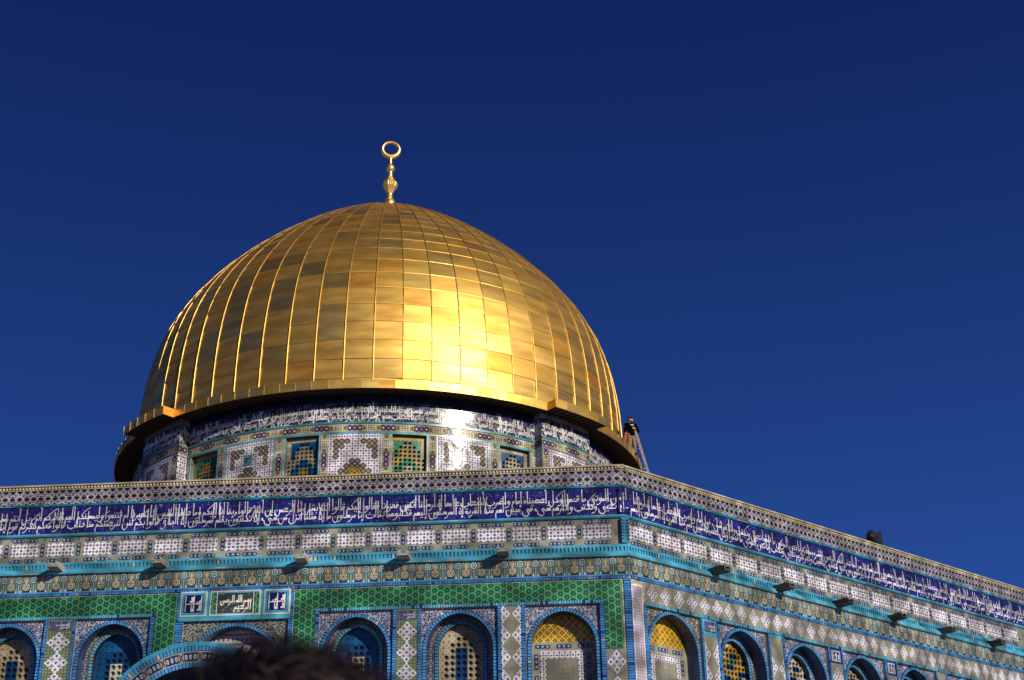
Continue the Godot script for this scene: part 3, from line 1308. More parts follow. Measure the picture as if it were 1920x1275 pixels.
func make_bands():
	var turq := lin(76, 160, 192)
	var blue := lin(84, 156, 206)
	band("light_blue_fillet", M.tile, [[11.512, 0.0], [11.516, 0.02], [11.556, 0.02], [11.562, 0.0]], 1.0, blue)
	band("vase_frieze", M.vase, [[11.562, 0.008], [12.016, 0.03]], 0.405)
	band("ledge_moulding", M.tile, [[12.0, 0.03], [12.016, 0.10], [12.06, 0.11], [12.066, 0.085], [12.1, 0.075], [12.106, 0.06], [12.155, 0.045], [12.16, -0.02], [12.188, -0.02], [12.188, -0.06], [12.298, -0.06], [12.298, -0.02], [12.37, -0.035], [12.374, -0.17]], 1.0, turq)
	# upper bands lie a little behind the wall below
	var g := func(h): return adj(h, -0.17)
	band("panel_band", M.border, [[g.call(12.35), -0.17], [g.call(13.07), -0.17]], 0.9245)
	band("turquoise_roll", M.tile, [[g.call(13.066), -0.17], [g.call(13.072), -0.12], [g.call(13.105), -0.095], [g.call(13.14), -0.105], [g.call(13.158), -0.13], [g.call(13.16), -0.17]], 1.0, turq)
	band("frieze_bed", M.mortar, [[g.call(13.15), -0.172], [g.call(13.94), -0.172]], 1.0)
	band("turquoise_fillet", M.tile, [[g.call(13.93), -0.17], [g.call(13.935), -0.135], [g.call(13.985), -0.125], [g.call(14.0), -0.135], [g.call(14.005), -0.19]], 1.0, lin(30, 128, 150))
	band("scroll_frieze", M.orn, [[adj(14.0, -0.2), -0.19], [adj(14.2, -0.21), -0.19], [adj(14.40, -0.21), -0.165]], 0.4)
	band("cornice", M.plain, [[adj(14.39, -0.2), -0.165], [adj(14.395, -0.2), -0.15], [adj(14.415, -0.2), -0.15], [adj(14.42, -0.2), -0.19], [adj(14.505, -0.2), -0.19], [adj(14.505, -0.2), -0.125], [adj(14.55, -0.2), -0.13], [adj(14.56, -0.2), -0.3]], 1.0, lin(176, 172, 150))
	for k in 2:
		# the row of stone beads
		var mb := MB.new()
		var n := 226
		var h := adj(14.462, -0.2)
		for i in n + 1:
			var s := -0.05 + (S + 0.1) * i / n
			mb.col = vary(lin(226, 204, 178), 0.12)
			var c := P(k, s, h, -0.175)
			ball(mb, c, Vector3(0.037, 0.037, 0.037), 6, 4)
		part(mb, "bead_course", M.plain, shrine, true)
		# teeth of the dentil
		mb = MB.new()
		n = 198
		for i in n:
			var s := S * (i + 0.5) / n
			mb.col = vary(turq, 0.12)
			if rng.randf() < 0.045:
				mb.col = vary(lin(196, 190, 164), 0.1)
			slab(mb, k, s - 0.028, s + 0.028, 12.186, 12.3, -0.062, -0.022, 0.0)
		part(mb, "dentil_course", M.tile, shrine, true)
		# the white and blue panels with navy cartouches between them
		var spots := [16.249, 15.266, 14.255, 13.291, 12.315, 11.356, 10.298, 9.257, 8.306, 7.358, 6.417, 5.482, 4.54, 3.601, 2.669, 1.73, 0.79, 17.25, 18.25, 19.25, 20.2]
		if k == 1:
			spots = []
			for i in 19:
				spots.append(0.70 + 1.083 * i)
		spots.sort()
		for i in spots.size():
			var c: float = spots[i]
			var wd := 0.375 if k == 0 else 0.455
			if c + wd > S:
				continue
			if absf(c - 10.298) < 0.01 and k == 0:
				wd = 0.47
			mb = MB.new()
			var tone := rng.randf_range(0.9, 1.0)
			mb.col = Color(tone, tone, tone * rng.randf_range(0.97, 1.02))
			slab(mb, k, c - wd, c + wd, g.call(12.532), g.call(12.897), -0.171, -0.158, 0.0, 0.0, 0.004)
			part(mb, "white_tile_panel", M.white, shrine)
			var nx: float = spots[i + 1] if i < spots.size() - 1 else c + 0.95
			cartouche(k, (c + nx) * 0.5, g.call(12.715), 0.055, 0.185, true)
			for h2: float in [12.985, 12.424]:
				for q in [-0.5, 0.5]:
					var l: float = 0.43 * wd
					cartouche(k, c + q * (2.0 * l + 0.045), g.call(h2), l, 0.052, false)
		# inscription: three rows of tiles over a bed
		var nt := 76
		for i in nt:
			for j in 3:
				frieze_tile(k, i, j, nt, g.call(13.165), g.call(13.925))
	flush_tiles()
	# worn places where the glaze has gone from the mouldings
	for k in 2:
		var mb := MB.new()
		for i in 110:
			var s := rng.randf_range(0.2, S - 0.6)
			var l := rng.randf_range(0.03, 0.3)
			mb.col = vary(lin(176, 170, 146), 0.2)
			var row := rng.randi() % 5
			var h: float = [12.02, 12.075, 12.31, adj(13.11, -0.17), adj(13.94, -0.17)][row]
			var o: float = [0.105, 0.078, -0.024, -0.1, -0.13][row]
			slab(mb, k, s, s + l, h, h + rng.randf_range(0.012, 0.036), o - 0.03, o + 0.006, 0.0, 0.0, 0.004)
		part(mb, "worn_glaze", M.plain, shrine, true)
	# the corner pier between the panel bands
	var mb2 := MB.new()
	mb2.col = turq
	for k in 2:
		slab(mb2, k, -0.06, 0.085, g.call(12.375), g.call(13.066), -0.17, -0.14, 0.0)
	part(mb2, "corner_trim", M.tile, shrine)
	mb2 = MB.new()
	mb2.col = lin(26, 30, 110)
	for k in 2:
		for i in 7:
			slab(mb2, k, -0.055, 0.02, g.call(12.46 + 0.085 * i), g.call(12.49 + 0.085 * i), -0.142, -0.136, 0.0)
	part(mb2, "corner_trim_bar", M.tile, shrine, true)

func ball(mb: MB, c: Vector3, r: Vector3, a := 10, b := 6):
	for i in a:
		for j in b:
			var q := []
			for d in [[0, 0], [1, 0], [1, 1], [0, 1]]:
				var th: float = TAU * (i + d[0]) / a
				var ph: float = PI * (j + d[1]) / b
				q.append(Vector3(sin(ph) * sin(th), cos(ph), sin(ph) * cos(th)))
			mb.quadn(c + q[0] * r, c + q[1] * r, c + q[2] * r, c + q[3] * r, q[0], q[1], q[2], q[3])

func cartouche(k: int, s: float, h: float, a: float, b: float, tall: bool):
	if s - a < 0.02 or s + a > S:
		return
	var mb := MB.new()
	var t := rng.randf_range(0.85, 1.1)
	mb.col = Color(t, t, t)
	var c := minf(a, b) * 0.75
	var pts := [[-a + c, -b], [a - c, -b], [a, -b + c], [a, b - c], [a - c, b], [-a + c, b], [-a, b - c], [-a, -b + c]]
	var m := P(k, s, h, -0.160)
	for i in 8:
		var p: Array = pts[i]
		var q: Array = pts[(i + 1) % 8]
		var up := func(z: Array) -> Vector2: return Vector2(0.5 + z[1] / b * 0.5, 0.5 + z[0] / a * 0.5) if tall else Vector2(0.5 + z[0] / a * 0.5, 0.5 + z[1] / b * 0.5)
		var A := P(k, s + p[0], h + p[1], -0.160)
		var B := P(k, s + q[0], h + q[1], -0.160)
		mb.tri(m, A, B, N(k), Vector2(0.5, 0.5), up.call(p), up.call(q))
		var d: Vector3 = ((A + B) * 0.5 - m).normalized()
		mb.quad(A, B, B - N(k) * 0.01, A - N(k) * 0.01, d, up.call(p), up.call(q), up.call(q), up.call(p))
	part(mb, "cartouche", M.cart, shrine)

var rest_tiles := {}
var tile_count := 0
func frieze_tile(k: int, i: int, j: int, n: int, h0: float, h1: float):
	# picture halves: face 0 holds f0 (near the corner) and f1; face 1 holds f2 (near) and f3
	var w := S / n
	var half := 0 if i < n / 2 else 1
	var key := "f%d" % (half if k == 0 else 2 + half)
	var own := tile_count < 300 and not (k == 0 and i > 66) and not (k == 1 and i > 32)
	var mb: MB
	if own:
		mb = MB.new()
		tile_count += 1
	else:
		if not rest_tiles.has(key):
			rest_tiles[key] = MB.new()
		mb = rest_tiles[key]
	var t := rng.randf_range(0.86, 1.12)
	mb.col = Color(t, t, t * rng.randf_range(0.96, 1.05))
	var a := i * w + 0.005
	var b := (i + 1) * w - 0.005
	if i == 0:
		a = -0.065
	if i == n - 1:
		b = S + 0.065
	var y0 := lerpf(h0, h1, j / 3.0) + 0.004
	var y1 := lerpf(h0, h1, (j + 1) / 3.0) - 0.004
	# picture coordinates: the picture's right end lies towards the corner on face 0 and away from it on face 1
	var hw := S / 2.0
	var f := func(s: float, y: float) -> Vector2:
		var q := (s - half * hw) / hw
		return Vector2(1.0 - q if k == 0 else q, 1.0 - (y - h0) / (h1 - h0))
	var o := []
	for q in 4:
		o.append(-0.158 + rng.randf_range(-0.0025, 0.0025))
	var nn := (N(k) + E(k) * rng.randf_range(-0.02, 0.02) + Vector3.UP * rng.randf_range(-0.02, 0.02)).normalized()
	var A := P(k, a, y0, o[0])
	var B := P(k, b, y0, o[1])
	var C := P(k, b, y1, o[2])
	var D := P(k, a, y1, o[3])
	var ua: Vector2 = f.call(a, y0)
	var ub: Vector2 = f.call(b, y0)
	var uc: Vector2 = f.call(b, y1)
	var ud: Vector2 = f.call(a, y1)
	mb.quad(A, B, C, D, nn, ua, ub, uc, ud)
	var z := N(k) * -0.012
	mb.quad(A, B, B + z, A + z, Vector3.DOWN, ua, ub, ub, ua)
	mb.quad(D, C, C + z, D + z, Vector3.UP, ud, uc, uc, ud)
	mb.quad(A, D, D + z, A + z, -E(k), ua, ud, ud, ua)
	mb.quad(B, C, C + z, B + z, E(k), ub, uc, uc, ub)
	if own:
		part(mb, "inscription_tile", M[key], shrine)

func flush_tiles():
	for key in rest_tiles:
		part(rest_tiles[key], "inscription_tiles", M[key], shrine, true)

# ---------------------------------------------------------------- arches
func arch_pts(sc: float, hs: float, r: float, e: float, foot: float, n := 12) -> Array:
	# from the foot at the smaller s, over the top, to the foot at the larger s: [s, h, outward s, outward h]
	var out := []
	var R := r + e
	var top := acos(e / R)
	out.append([sc - r, foot, -1.0, 0.0])
	for i in n + 1:
		var a := top * i / n
		out.append([sc + e - R * cos(a), hs + R * sin(a), -cos(a), sin(a)])
	for i in n + 1:
		var a := top * (n - i) / n
		if i > 0:
			out.append([sc - e + R * cos(a), hs + R * sin(a), cos(a), sin(a)])
	out.append([sc + r, foot, 1.0, 0.0])
	return out

func arch_ring(mb: MB, k: int, sc: float, hs: float, r0: float, r1: float, e: float, o: float, foot: float, per: float, o2 := 0.0):
	var a := arch_pts(sc, hs, r0, e, foot)
	var b := arch_pts(sc, hs, r1, e, foot)
	var run := 0.0
	for i in a.size() - 1:
		var l := Vector2(b[i + 1][0] - b[i][0], b[i + 1][1] - b[i][1]).length()
		mb.quad(P(k, a[i][0], a[i][1], o), P(k, a[i + 1][0], a[i + 1][1], o), P(k, b[i + 1][0], b[i + 1][1], o), P(k, b[i][0], b[i][1], o), N(k), Vector2(run / per, 1), Vector2((run + l) / per, 1), Vector2((run + l) / per, 0), Vector2(run / per, 0))
		run += l

func arch_soffit(mb: MB, k: int, sc: float, hs: float, r: float, e: float, o0: float, o1: float, foot: float, per := 1.0, inside := true):
	var a := arch_pts(sc, hs, r, e, foot)
	var run := 0.0
	for i in a.size() - 1:
		var sg := -1.0 if inside else 1.0
		var na: Vector3 = (E(k) * a[i][2] + Vector3.UP * a[i][3]) * sg
		var nb: Vector3 = (E(k) * a[i + 1][2] + Vector3.UP * a[i + 1][3]) * sg
		var l := Vector2(a[i + 1][0] - a[i][0], a[i + 1][1] - a[i][1]).length()
		mb.quadn(P(k, a[i][0], a[i][1], o0), P(k, a[i + 1][0], a[i + 1][1], o0), P(k, a[i + 1][0], a[i + 1][1], o1), P(k, a[i][0], a[i][1], o1), na, nb, nb, na, Vector2(run / per, 0), Vector2((run + l) / per, 0), Vector2((run + l) / per, absf(o1 - o0) / per), Vector2(run / per, absf(o1 - o0) / per))
		run += l

func arch_bricks(mb: MB, k: int, sc: float, hs: float, r0: float, r1: float, e: float, o: float, foot: float, pitch: float, col: Color, deep := 0.012):
	var a := arch_pts(sc, hs, (r0 + r1) * 0.5, e, foot, 24)
	var left := pitch * 0.5
	var hl := (r1 - r0) * 0.5 - 0.004
	for i in a.size() - 1:
		var p := Vector2(a[i][0], a[i][1])
		var q := Vector2(a[i + 1][0], a[i + 1][1])
		var l := p.distance_to(q)
		while left < l:
			var t := left / l
			var c := p.lerp(q, t)
			var n2 := Vector2(lerpf(a[i][2], a[i + 1][2], t), lerpf(a[i][3], a[i + 1][3], t)).normalized()
			mb.col = vary(col, 0.18)
			if rng.randf() < 0.02:
				mb.col = lin(176, 176, 160)
			var x := E(k) * n2.x + Vector3.UP * n2.y
			var y := E(k) * -n2.y + Vector3.UP * n2.x
			mb.obox(P(k, c.x, c.y, o + rng.randf_range(0.0, 0.003)), x * hl, y * pitch * 0.37, N(k) * deep, false)
			left += pitch
		left -= l

# wall plane with an arched opening cut into a rectangle
func arch_plate(mb: MB, k: int, s0: float, s1: float, foot: float, top: float, sc: float, hs: float, r: float, e: float, o: float, per: float):
	var a := arch_pts(sc, hs, r, e, foot)
	var uv := func(s: float, h: float) -> Vector2: return Vector2(ux(k, s, per), -h / per)
	mb.quad(P(k, s0, foot, o), P(k, sc - r, foot, o), P(k, sc - r, top, o), P(k, s0, top, o), N(k), uv.call(s0, foot), uv.call(sc - r, foot), uv.call(sc - r, top), uv.call(s0, top))
	mb.quad(P(k, s1, foot, o), P(k, sc + r, foot, o), P(k, sc + r, top, o), P(k, s1, top, o), N(k), uv.call(s1, foot), uv.call(sc + r, foot), uv.call(sc + r, top), uv.call(s1, top))
	for i in range(1, a.size() - 2):
		var p: Array = a[i]
		var q: Array = a[i + 1]
		if absf(p[0] - q[0]) > 1e-5:
			mb.quad(P(k, p[0], p[1], o), P(k, q[0], q[1], o), P(k, q[0], top, o), P(k, p[0], top, o), N(k), uv.call(p[0], p[1]), uv.call(q[0], q[1]), uv.call(q[0], top), uv.call(p[0], top))

# one square of a window screen: either a closed tile or a tile with a round hole
func screen_cell(mb: MB, o: Vector3, x: Vector3, y: Vector3, z: Vector3, col: Color, hole: bool, deep: float, rad := 0.30):
	mb.col = col
	if not hole:
		mb.quad(o - x * 0.5 - y * 0.5, o + x * 0.5 - y * 0.5, o + x * 0.5 + y * 0.5, o - x * 0.5 + y * 0.5, z)
		return
	for i in 8:
		var a := TAU * (i + 0.5) / 8
		var b := TAU * (i + 1.5) / 8
		var ca := Vector2(cos(a), sin(a)) * rad
		var cb := Vector2(cos(b), sin(b)) * rad
		var ea := ca * 0.5 / maxf(absf(ca.x), absf(ca.y))
		var eb := cb * 0.5 / maxf(absf(cb.x), absf(cb.y))
		var f := func(p: Vector2) -> Vector3: return o + x * p.x + y * p.y
		var h := Vector2(0.5, 0.5)
		mb.quad(f.call(ca), f.call(cb), f.call(eb), f.call(ea), z, ca * 0.3 + h * 0.4, cb * 0.3 + h * 0.4, eb + h, ea + h)
		if signf(absf(ea.x) - absf(ea.y)) != signf(absf(eb.x) - absf(eb.y)):
			mb.tri(f.call(ea), f.call(eb), f.call(Vector2(signf(ea.x + eb.x) * 0.5, signf(ea.y + eb.y) * 0.5)), z, ea + h, eb + h, h)
		var n2 := -(x.normalized() * (ca + cb).x + y.normalized() * (ca + cb).y).normalized()
		mb.quad(f.call(ca), f.call(cb), f.call(cb) - z * deep, f.call(ca) - z * deep, n2, h * 0.6, h * 0.6, h * 0.7, h * 0.7)

func upright_bricks(k: int, s0: float, s1: float, h0: float, h1: float, col: Color):
	brick_row(k, s0, s1, h0, h1, 0.018, col, true, 0.066)

const STEP_QUAD := [[0.0, 1.0], [0.14, 1.0], [0.14, 0.80], [0.34, 0.80], [0.34, 0.56], [0.56, 0.56], [0.56, 0.34], [0.80, 0.34], [0.80, 0.14], [1.0, 0.14], [1.0, 0.0]]
func lozenge(k: int, s: float, h: float, a: float, b: float, o := 0.014, cut := 0, called := "white_star_lozenge"):
	# cut -1 or 1 keeps only the half on that side
	var pts := []
	for q in 4:
		for i in STEP_QUAD.size() - 1:
			var z: Array = STEP_QUAD[i] if q % 2 == 0 else STEP_QUAD[STEP_QUAD.size() - 1 - i]
			pts.append(Vector2(z[0] * [1, 1, -1, -1][q], z[1] * [1, -1, -1, 1][q]))
	var mb := MB.new()
	var t := rng.randf_range(0.9, 1.02)
	mb.col = Color(t, t, t)
	var n := pts.size()
	for i in n:
		var p: Vector2 = pts[i]
		var q: Vector2 = pts[(i + 1) % n]
		if cut != 0:
			if p.x * cut < 0.001 and q.x * cut < 0.001:
				continue
		var A := P(k, s + p.x * a, h + p.y * b, o)
		var B := P(k, s + q.x * a, h + q.y * b, o)
		var hv := Vector2(0.5, 0.5)
		mb.tri(P(k, s, h, o), A, B, N(k), hv, p * 0.5 + hv, q * 0.5 + hv)
		var out := E(k) * (p + q).x + Vector3.UP * (p + q).y
		mb.quad(A, B, B - N(k) * 0.012, A - N(k) * 0.012, out.normalized(), p * 0.5 + hv, q * 0.5 + hv, q * 0.5 + hv, p * 0.5 + hv)
	part(mb, called, M.star, shrine)

const SCREENS := {
	"cream": [196, 182, 150], "blue": [24, 96, 150], "navy": [24, 74, 136], "gold": [196, 156, 60], "white": [226, 220, 206], "green": [20, 140, 100],
}
func tint(s: String) -> Color:
	var a: Array = SCREENS[s]
	return vary(lin(a[0], a[1], a[2]), 0.13)

func window(k: int, b: Array, style: String):
	var sc: float = b[0]
	var hw: float = b[1]
	var s0 := sc - hw
	var s1 := sc + hw
	var blue := lin(78, 150, 204)
	var foot := H_SILL
	var hs := 9.745
	var e := 0.06
	var r1 := hw - 0.02
	var r0 := r1 - 0.105
	if style == "door":
		hs = 9.2
		e = 0.04
	var win := node("blind_arch" if style in ["blind", "door"] else "arched_window", shrine)
	# spandrels
	var mb := MB.new()
	arch_plate(mb, k, s0, s1, foot, H_TOP, sc, hs, r1 - 0.02, e, -REC, 0.62)
	part(mb, "spandrel", M.spandark if style == "door" or (k == 1 and style == "blind") else M.spandrel, win)
	mb = MB.new()
	mb.col = lin(32, 30, 120)
	arch_ring(mb, k, sc, hs, r0, r1, e, -REC + 0.02, foot, 1.0)
	arch_soffit(mb, k, sc, hs, r1, e, -REC, -REC + 0.02, foot, 1.0, false)
	part(mb, "arch_bed", M.tile, win)
	mb = MB.new()
	arch_bricks(mb, k, sc, hs, r0, r1 - 0.012, e, -REC + 0.024, foot, 0.085, blue)
	part(mb, "arch_bricks", M.tile, win, true)
	# reveal, lined with dark blue bricks
	var d1 := -REC - 0.38
	mb = MB.new()
	mb.col = lin(44, 70, 120)
	arch_soffit(mb, k, sc, hs, r0, e, -REC + 0.02, d1, foot, 1.0)
	part(mb, "reveal", M.tile, win)
	if style == "blind" or style == "door":
		var hb := 9.93 if k == 0 else 9.98
		if style == "door":
			mb = MB.new()
			slab(mb, k, sc - r0 - 0.1, sc + r0 + 0.1, foot, 10.75, d1 - 0.1, d1, 0.5, 0.5)
			part(mb, "tympanum", M.white, win)
			return
		mb = MB.new()
		slab(mb, k, sc - r0 - 0.1, sc + r0 + 0.1, hb, 10.75, d1 - 0.1, d1, 0.19, 0.19)
		part(mb, "gilded_tympanum", M.gold, win)
		mb = MB.new()
		slab(mb, k, sc - r0 - 0.1, sc + r0 + 0.1, foot, hb, d1 - 0.1, d1, 0.05, 0.05)
		part(mb, "border_field", M.khaki, win)
		mb = MB.new()
		slab(mb, k, sc - 0.52, sc + 0.62, foot, hb - 0.22, d1 + 0.001, d1 + 0.014, 0.56, 0.28, 0.003)
		part(mb, "white_field", M.white, win)
		mb = MB.new()
		slab(mb, k, sc - 0.36, sc + 0.46, foot, hb - 0.42, d1 + 0.013, d1 + 0.026, 0.36, 0.36, 0.003)
		part(mb, "centre_field", M.tan, win)
		for q in 3:
			inset_cart(k, sc + 0.55 - q * 0.55, hb - 0.11, 0.19, 0.055, d1, false, win)
		for q in 4:
			inset_cart(k, sc + 0.72, hb - 0.5 - q * 0.55, 0.055, 0.2, d1, true, win)
			inset_cart(k, sc - 0.63, hb - 0.5 - q * 0.55, 0.055, 0.2, d1, true, win)
		return
	# inner arch with its tiled border
	var q1 := hw * 0.70
	var q0 := q1 - 0.105
	var hi := 9.80
	var ei := 0.10
	mb = MB.new()
	mb.col = lin(150, 146, 130)
	arch_plate(mb, k, s0 - 0.02, s1 + 0.02, foot, H_TOP, sc, hi, q1 - 0.02, ei, d1, 0.6)
	part(mb, "border_field", M.khaki, win)
	mb = MB.new()
	arch_ring(mb, k, sc, hi, q1 + 0.015, minf(q1 + 0.19, r0 + 0.01), ei, d1 + 0.008, foot, 0.62)
	part(mb, "tiled_border", M.inset, win)
	mb = MB.new()
	mb.col = lin(32, 40, 110)
	arch_ring(mb, k, sc, hi, q0, q1, ei, d1 + 0.03, foot, 1.0)
	arch_soffit(mb, k, sc, hi, q1, ei, d1, d1 + 0.03, foot, 1.0, false)
	part(mb, "inner_arch_bed", M.tile, win)
	mb = MB.new()
	arch_bricks(mb, k, sc, hi, q0, q1 - 0.01, ei, d1 + 0.034, foot, 0.085, lin(110, 180, 200) if style == "blue" else blue)
	part(mb, "inner_arch_bricks", M.tile, win, true)
	mb = MB.new()
	mb.col = lin(30, 36, 60)
	arch_soffit(mb, k, sc, hi, q0, ei, d1 + 0.03, d1 - 0.16, foot, 1.0)
	part(mb, "inner_reveal", M.tile, win)
	# pierced screen
	mb = MB.new()
	var cs := 0.158
	var n := 8
	var rows := 20
	for i in n:
		for j in rows:
			var s := sc + (i - n / 2 + 0.5) * cs
			var h := 10.52 - (j + 0.5) * cs
			var dj := absi(i - n / 2) if i >= n / 2 else absi(i - n / 2 + 1)
			var hole := false
			var col := ""
			if style == "blue":
				hole = (j >= 3 and dj == 0) or (j >= 4 and dj <= 1) or (j >= 8)
				col = "white" if (j >= 5 and j <= 7 and dj == 0) else ("blue" if j < 3 or dj > 1 else "navy")
			elif style == "cream":
				hole = (j >= 2 and dj == 0) or (j >= 3 and dj <= 1) or (j >= 5 and dj <= 2)
				col = "navy" if (j >= 4 and j <= 9 and dj == 0) else "cream"
			else:
				hole = j >= 1
				var q := (i * 3 + j * 5) % 7
				col = "gold" if style == "amber" else ("white" if style == "pale" else "cream")
				if q == 1 or q == 4:
					col = "navy"
				if q == 2 and j % 2 == 0:
					col = "white" if style == "amber" else "navy"
				if q == 6 and j % 3 == 0:
					col = "green" if style == "amber" else "gold"
			screen_cell(mb, P(k, s, h, d1 - 0.12), E(k) * cs, Vector3.UP * cs, N(k), tint(col), hole, 0.09, 0.35)
	part(mb, "pierced_screen", M.flower, win)
	mb = MB.new()
	mb.quad(P(k, sc - 0.7, foot, d1 - 0.24), P(k, sc + 0.7, foot, d1 - 0.24), P(k, sc + 0.7, 10.4, d1 - 0.24), P(k, sc - 0.7, 10.4, d1 - 0.24), N(k))
	part(mb, "backing_glass", M.dark, win)

func inset_cart(k: int, s: float, h: float, a: float, b: float, o: float, tall: bool, parent: Node):
	var mb := MB.new()
	slab(mb, k, s - a, s + a, h - b, h + b, o, o + 0.012, 0.0, 0.0, 0.004)
	if tall:
		for i in mb.t.size():
			mb.t[i] = Vector2(mb.t[i].y, mb.t[i].x)
	part(mb, "cartouche", M.cart, parent)

func field(k: int, s0: float, s1: float, h0: float, h1: float, mat: Material, per: float, perv: float, called: String, o := 0.012, col := Color.WHITE):
	var mb := MB.new()
	mb.col = col
	slab(mb, k, s0, s1, h0, h1, 0.0, o, per, perv, 0.002)
	return part(mb, called, mat, shrine)

func make_bays():
	var blue := lin(70, 140, 205)
	var teal := lin(92, 172, 196)
	# brick courses across the top
	brick_row(0, 0.05, S, 11.432, 11.508, 0.02, blue)
	brick_row(1, 0.05, S, 11.432, 11.508, 0.02, blue)
	brick_row(0, 0.70, 8.19, 10.803, 10.893, 0.02, teal)
	brick_row(0, 12.43, S, 10.803, 10.893, 0.02, teal)
	brick_row(1, 0.50, S, 10.803, 10.893, 0.02, teal)
	# green star tiles: long slabs above the bays
	var i := 0
	for seg in [[0.21, 8.755], [11.885, S]]:
		var a: float = seg[0]
		while a < seg[1] - 0.05:
			var b: float = minf(a + 1.312, seg[1])
			var t := rng.randf_range(0.88, 1.06)
			field(0, a + 0.004, b - 0.004, 10.899, 11.405, M.green, 0.328, 0.1893, "green_star_tile_slab", 0.012 + rng.randf_range(0, 0.003), Color(t, t, t))
			a = b
	for seg in [[0.21, 0.69, 9.61, 10.893], [8.19, 8.755, 7.0, 10.893], [11.885, 12.43, 7.0, 10.893]]:
		var h: float = seg[3]
		while h > seg[2] + 0.05:
			var h2: float = maxf(h - 1.14, seg[2])
			var t := rng.randf_range(0.88, 1.06)
			field(0, seg[0] + 0.003, seg[1] - 0.003, h2 + 0.004, h - 0.004, M.green, 0.328, 0.1893, "green_star_tile_slab", 0.012 + rng.randf_range(0, 0.003), Color(t, t, t))
			h = h2
	# uprights of blue brick
	for u in [[0.69, 0.81], [2.72, 2.835], [3.35, 3.445], [5.415, 5.505], [6.065, 6.16], [8.09, 8.19], [12.43, 12.545], [14.515, 14.60], [15.27, 15.355], [17.325, 17.41], [17.93, 18.02]]:
		upright_bricks(0, u[0], u[1], H_SILL, 10.80, blue)
	for u in [[8.78, 8.90], [11.67, 11.87]]:
		upright_bricks(0, u[0], u[1], H_SILL, 11.43, blue)
	for u in [[0.45, 0.56], [2.65, 2.745], [3.30, 3.395], [5.455, 5.55], [6.10, 6.2], [8.2, 8.29], [8.84, 8.93], [10.99, 11.08], [11.58, 11.665], [13.735, 13.82], [14.31, 14.4], [16.46, 16.55], [17.01, 17.1], [19.2, 19.29]]:
		upright_bricks(1, u[0], u[1], H_SILL, 10.80, blue)
	for k in 2:
		upright_bricks(k, -0.022, 0.16 if k == 0 else 0.03, H_SILL, 11.43, blue)
	# corner: a star lozenge under the green strip, a tall pale panel round the corner
	field(0, 0.165, 0.69, H_SILL, 9.60, M.tan, 0.16, 0.16, "tan_mosaic")
	for q in 4:
		lozenge(0, 0.43, 9.28 - q * 0.66, 0.235, 0.30)
	field(1, 0.035, 0.445, H_SILL, 11.30, M.plain, 0, 0, "pale_frame", 0.01, lin(226, 210, 196))
	field(1, 0.065, 0.415, H_SILL, 11.26, M.strip, 0.16, 0.08, "pale_strip_panel", 0.02)
	# pilasters
	for z in [[15.355 - 0.755, 15.27, 0], [5.505, 6.065, 0], [17.41, 17.93, 0]]:
		var a: float = z[0]
		var b: float = z[1]
		field(0, a, b, H_SILL, 10.80, M.diaper, 0.17, 0.17, "diaper_mosaic")
		field(0, a + 0.03, b - 0.03, 10.53, 10.75, M.tab, 0, 0, "inscribed_tablet", 0.025)
		for q in 7:
			lozenge(0, (a + b) * 0.5, 10.206 - q * 0.531, (b - a) * 0.46, 0.265)
	for z in [[0, 2.835, 3.35, 10.80], [1, 2.745, 3.30, 10.36], [1, 5.55, 6.10, 10.72], [1, 13.82, 14.31, 10.80], [1, 16.55, 17.01, 10.8]]:
		var k: int = z[0]
		field(k, z[1], z[2], H_SILL, z[3], M.tan, 0.16, 0.16, "tan_mosaic")
		for q in 8:
			var h: float = 10.04 - q * 0.56 if k == 0 else 9.86 - q * 0.58
			if q == 0 and k == 0:
				lozenge(k, z[1], h + 0.55, 0.22, 0.28, 0.014, 1)
				lozenge(k, z[2], h + 0.55, 0.22, 0.28, 0.014, -1)
			lozenge(k, z[1], h, 0.23, 0.30, 0.014, 1)
			lozenge(k, z[2], h, 0.23, 0.30, 0.014, -1)
	field(1, 2.745, 3.30, 10.36, 10.80, M.tile, 0, 0, "turquoise_mount", 0.012, lin(74, 168, 196))
	field(1, 2.79, 3.255, 10.46, 10.74, M.tab, 0, 0, "inscribed_tablet", 0.024)
	field(1, 5.55, 6.10, 10.72, 10.80, M.tile, 0, 0, "turquoise_mount", 0.012, lin(74, 168, 196))
	for z in [[8.29, 8.84], [11.08, 11.58]]:
		field(1, z[0], z[1], H_SILL, 10.36, M.tan, 0.16, 0.16, "tan_mosaic")
		field(1, z[0], z[1], 10.36, 10.80, M.tile, 0, 0, "blue_mount", 0.012, lin(44, 44, 130))
		field(1, z[0] + 0.07, z[1] - 0.07, 10.42, 10.74, M.tile, 0, 0, "pale_mount", 0.022, lin(170, 184, 170))
		field(1, z[0] + 0.12, z[1] - 0.12, 10.47, 10.69, M.seal0, 0, 0, "inscribed_tablet", 0.032)
		for q in 6:
			lozenge(1, (z[0] + z[1]) * 0.5, 9.95 - q * 0.66, 0.24, 0.30)
	# frieze of lozenges on the other wall
	field(1, 0.56, S, 10.899, 11.43, M.tan, 0.11, 0.11, "tan_mosaic")
	for q in 38:
		lozenge(1, 0.815 + q * 0.514, 11.155, 0.205, 0.232)
	# tablets over the door
	field(0, 8.85, 11.80, 10.655, 11.432, M.tile, 0, 0, "turquoise_mount", 0.035, lin(72, 164, 196))
	var pic := ["seal1", "basmala", "seal0"]
	var span := [[8.86, 9.56], [9.645, 10.985], [11.07, 11.77]]
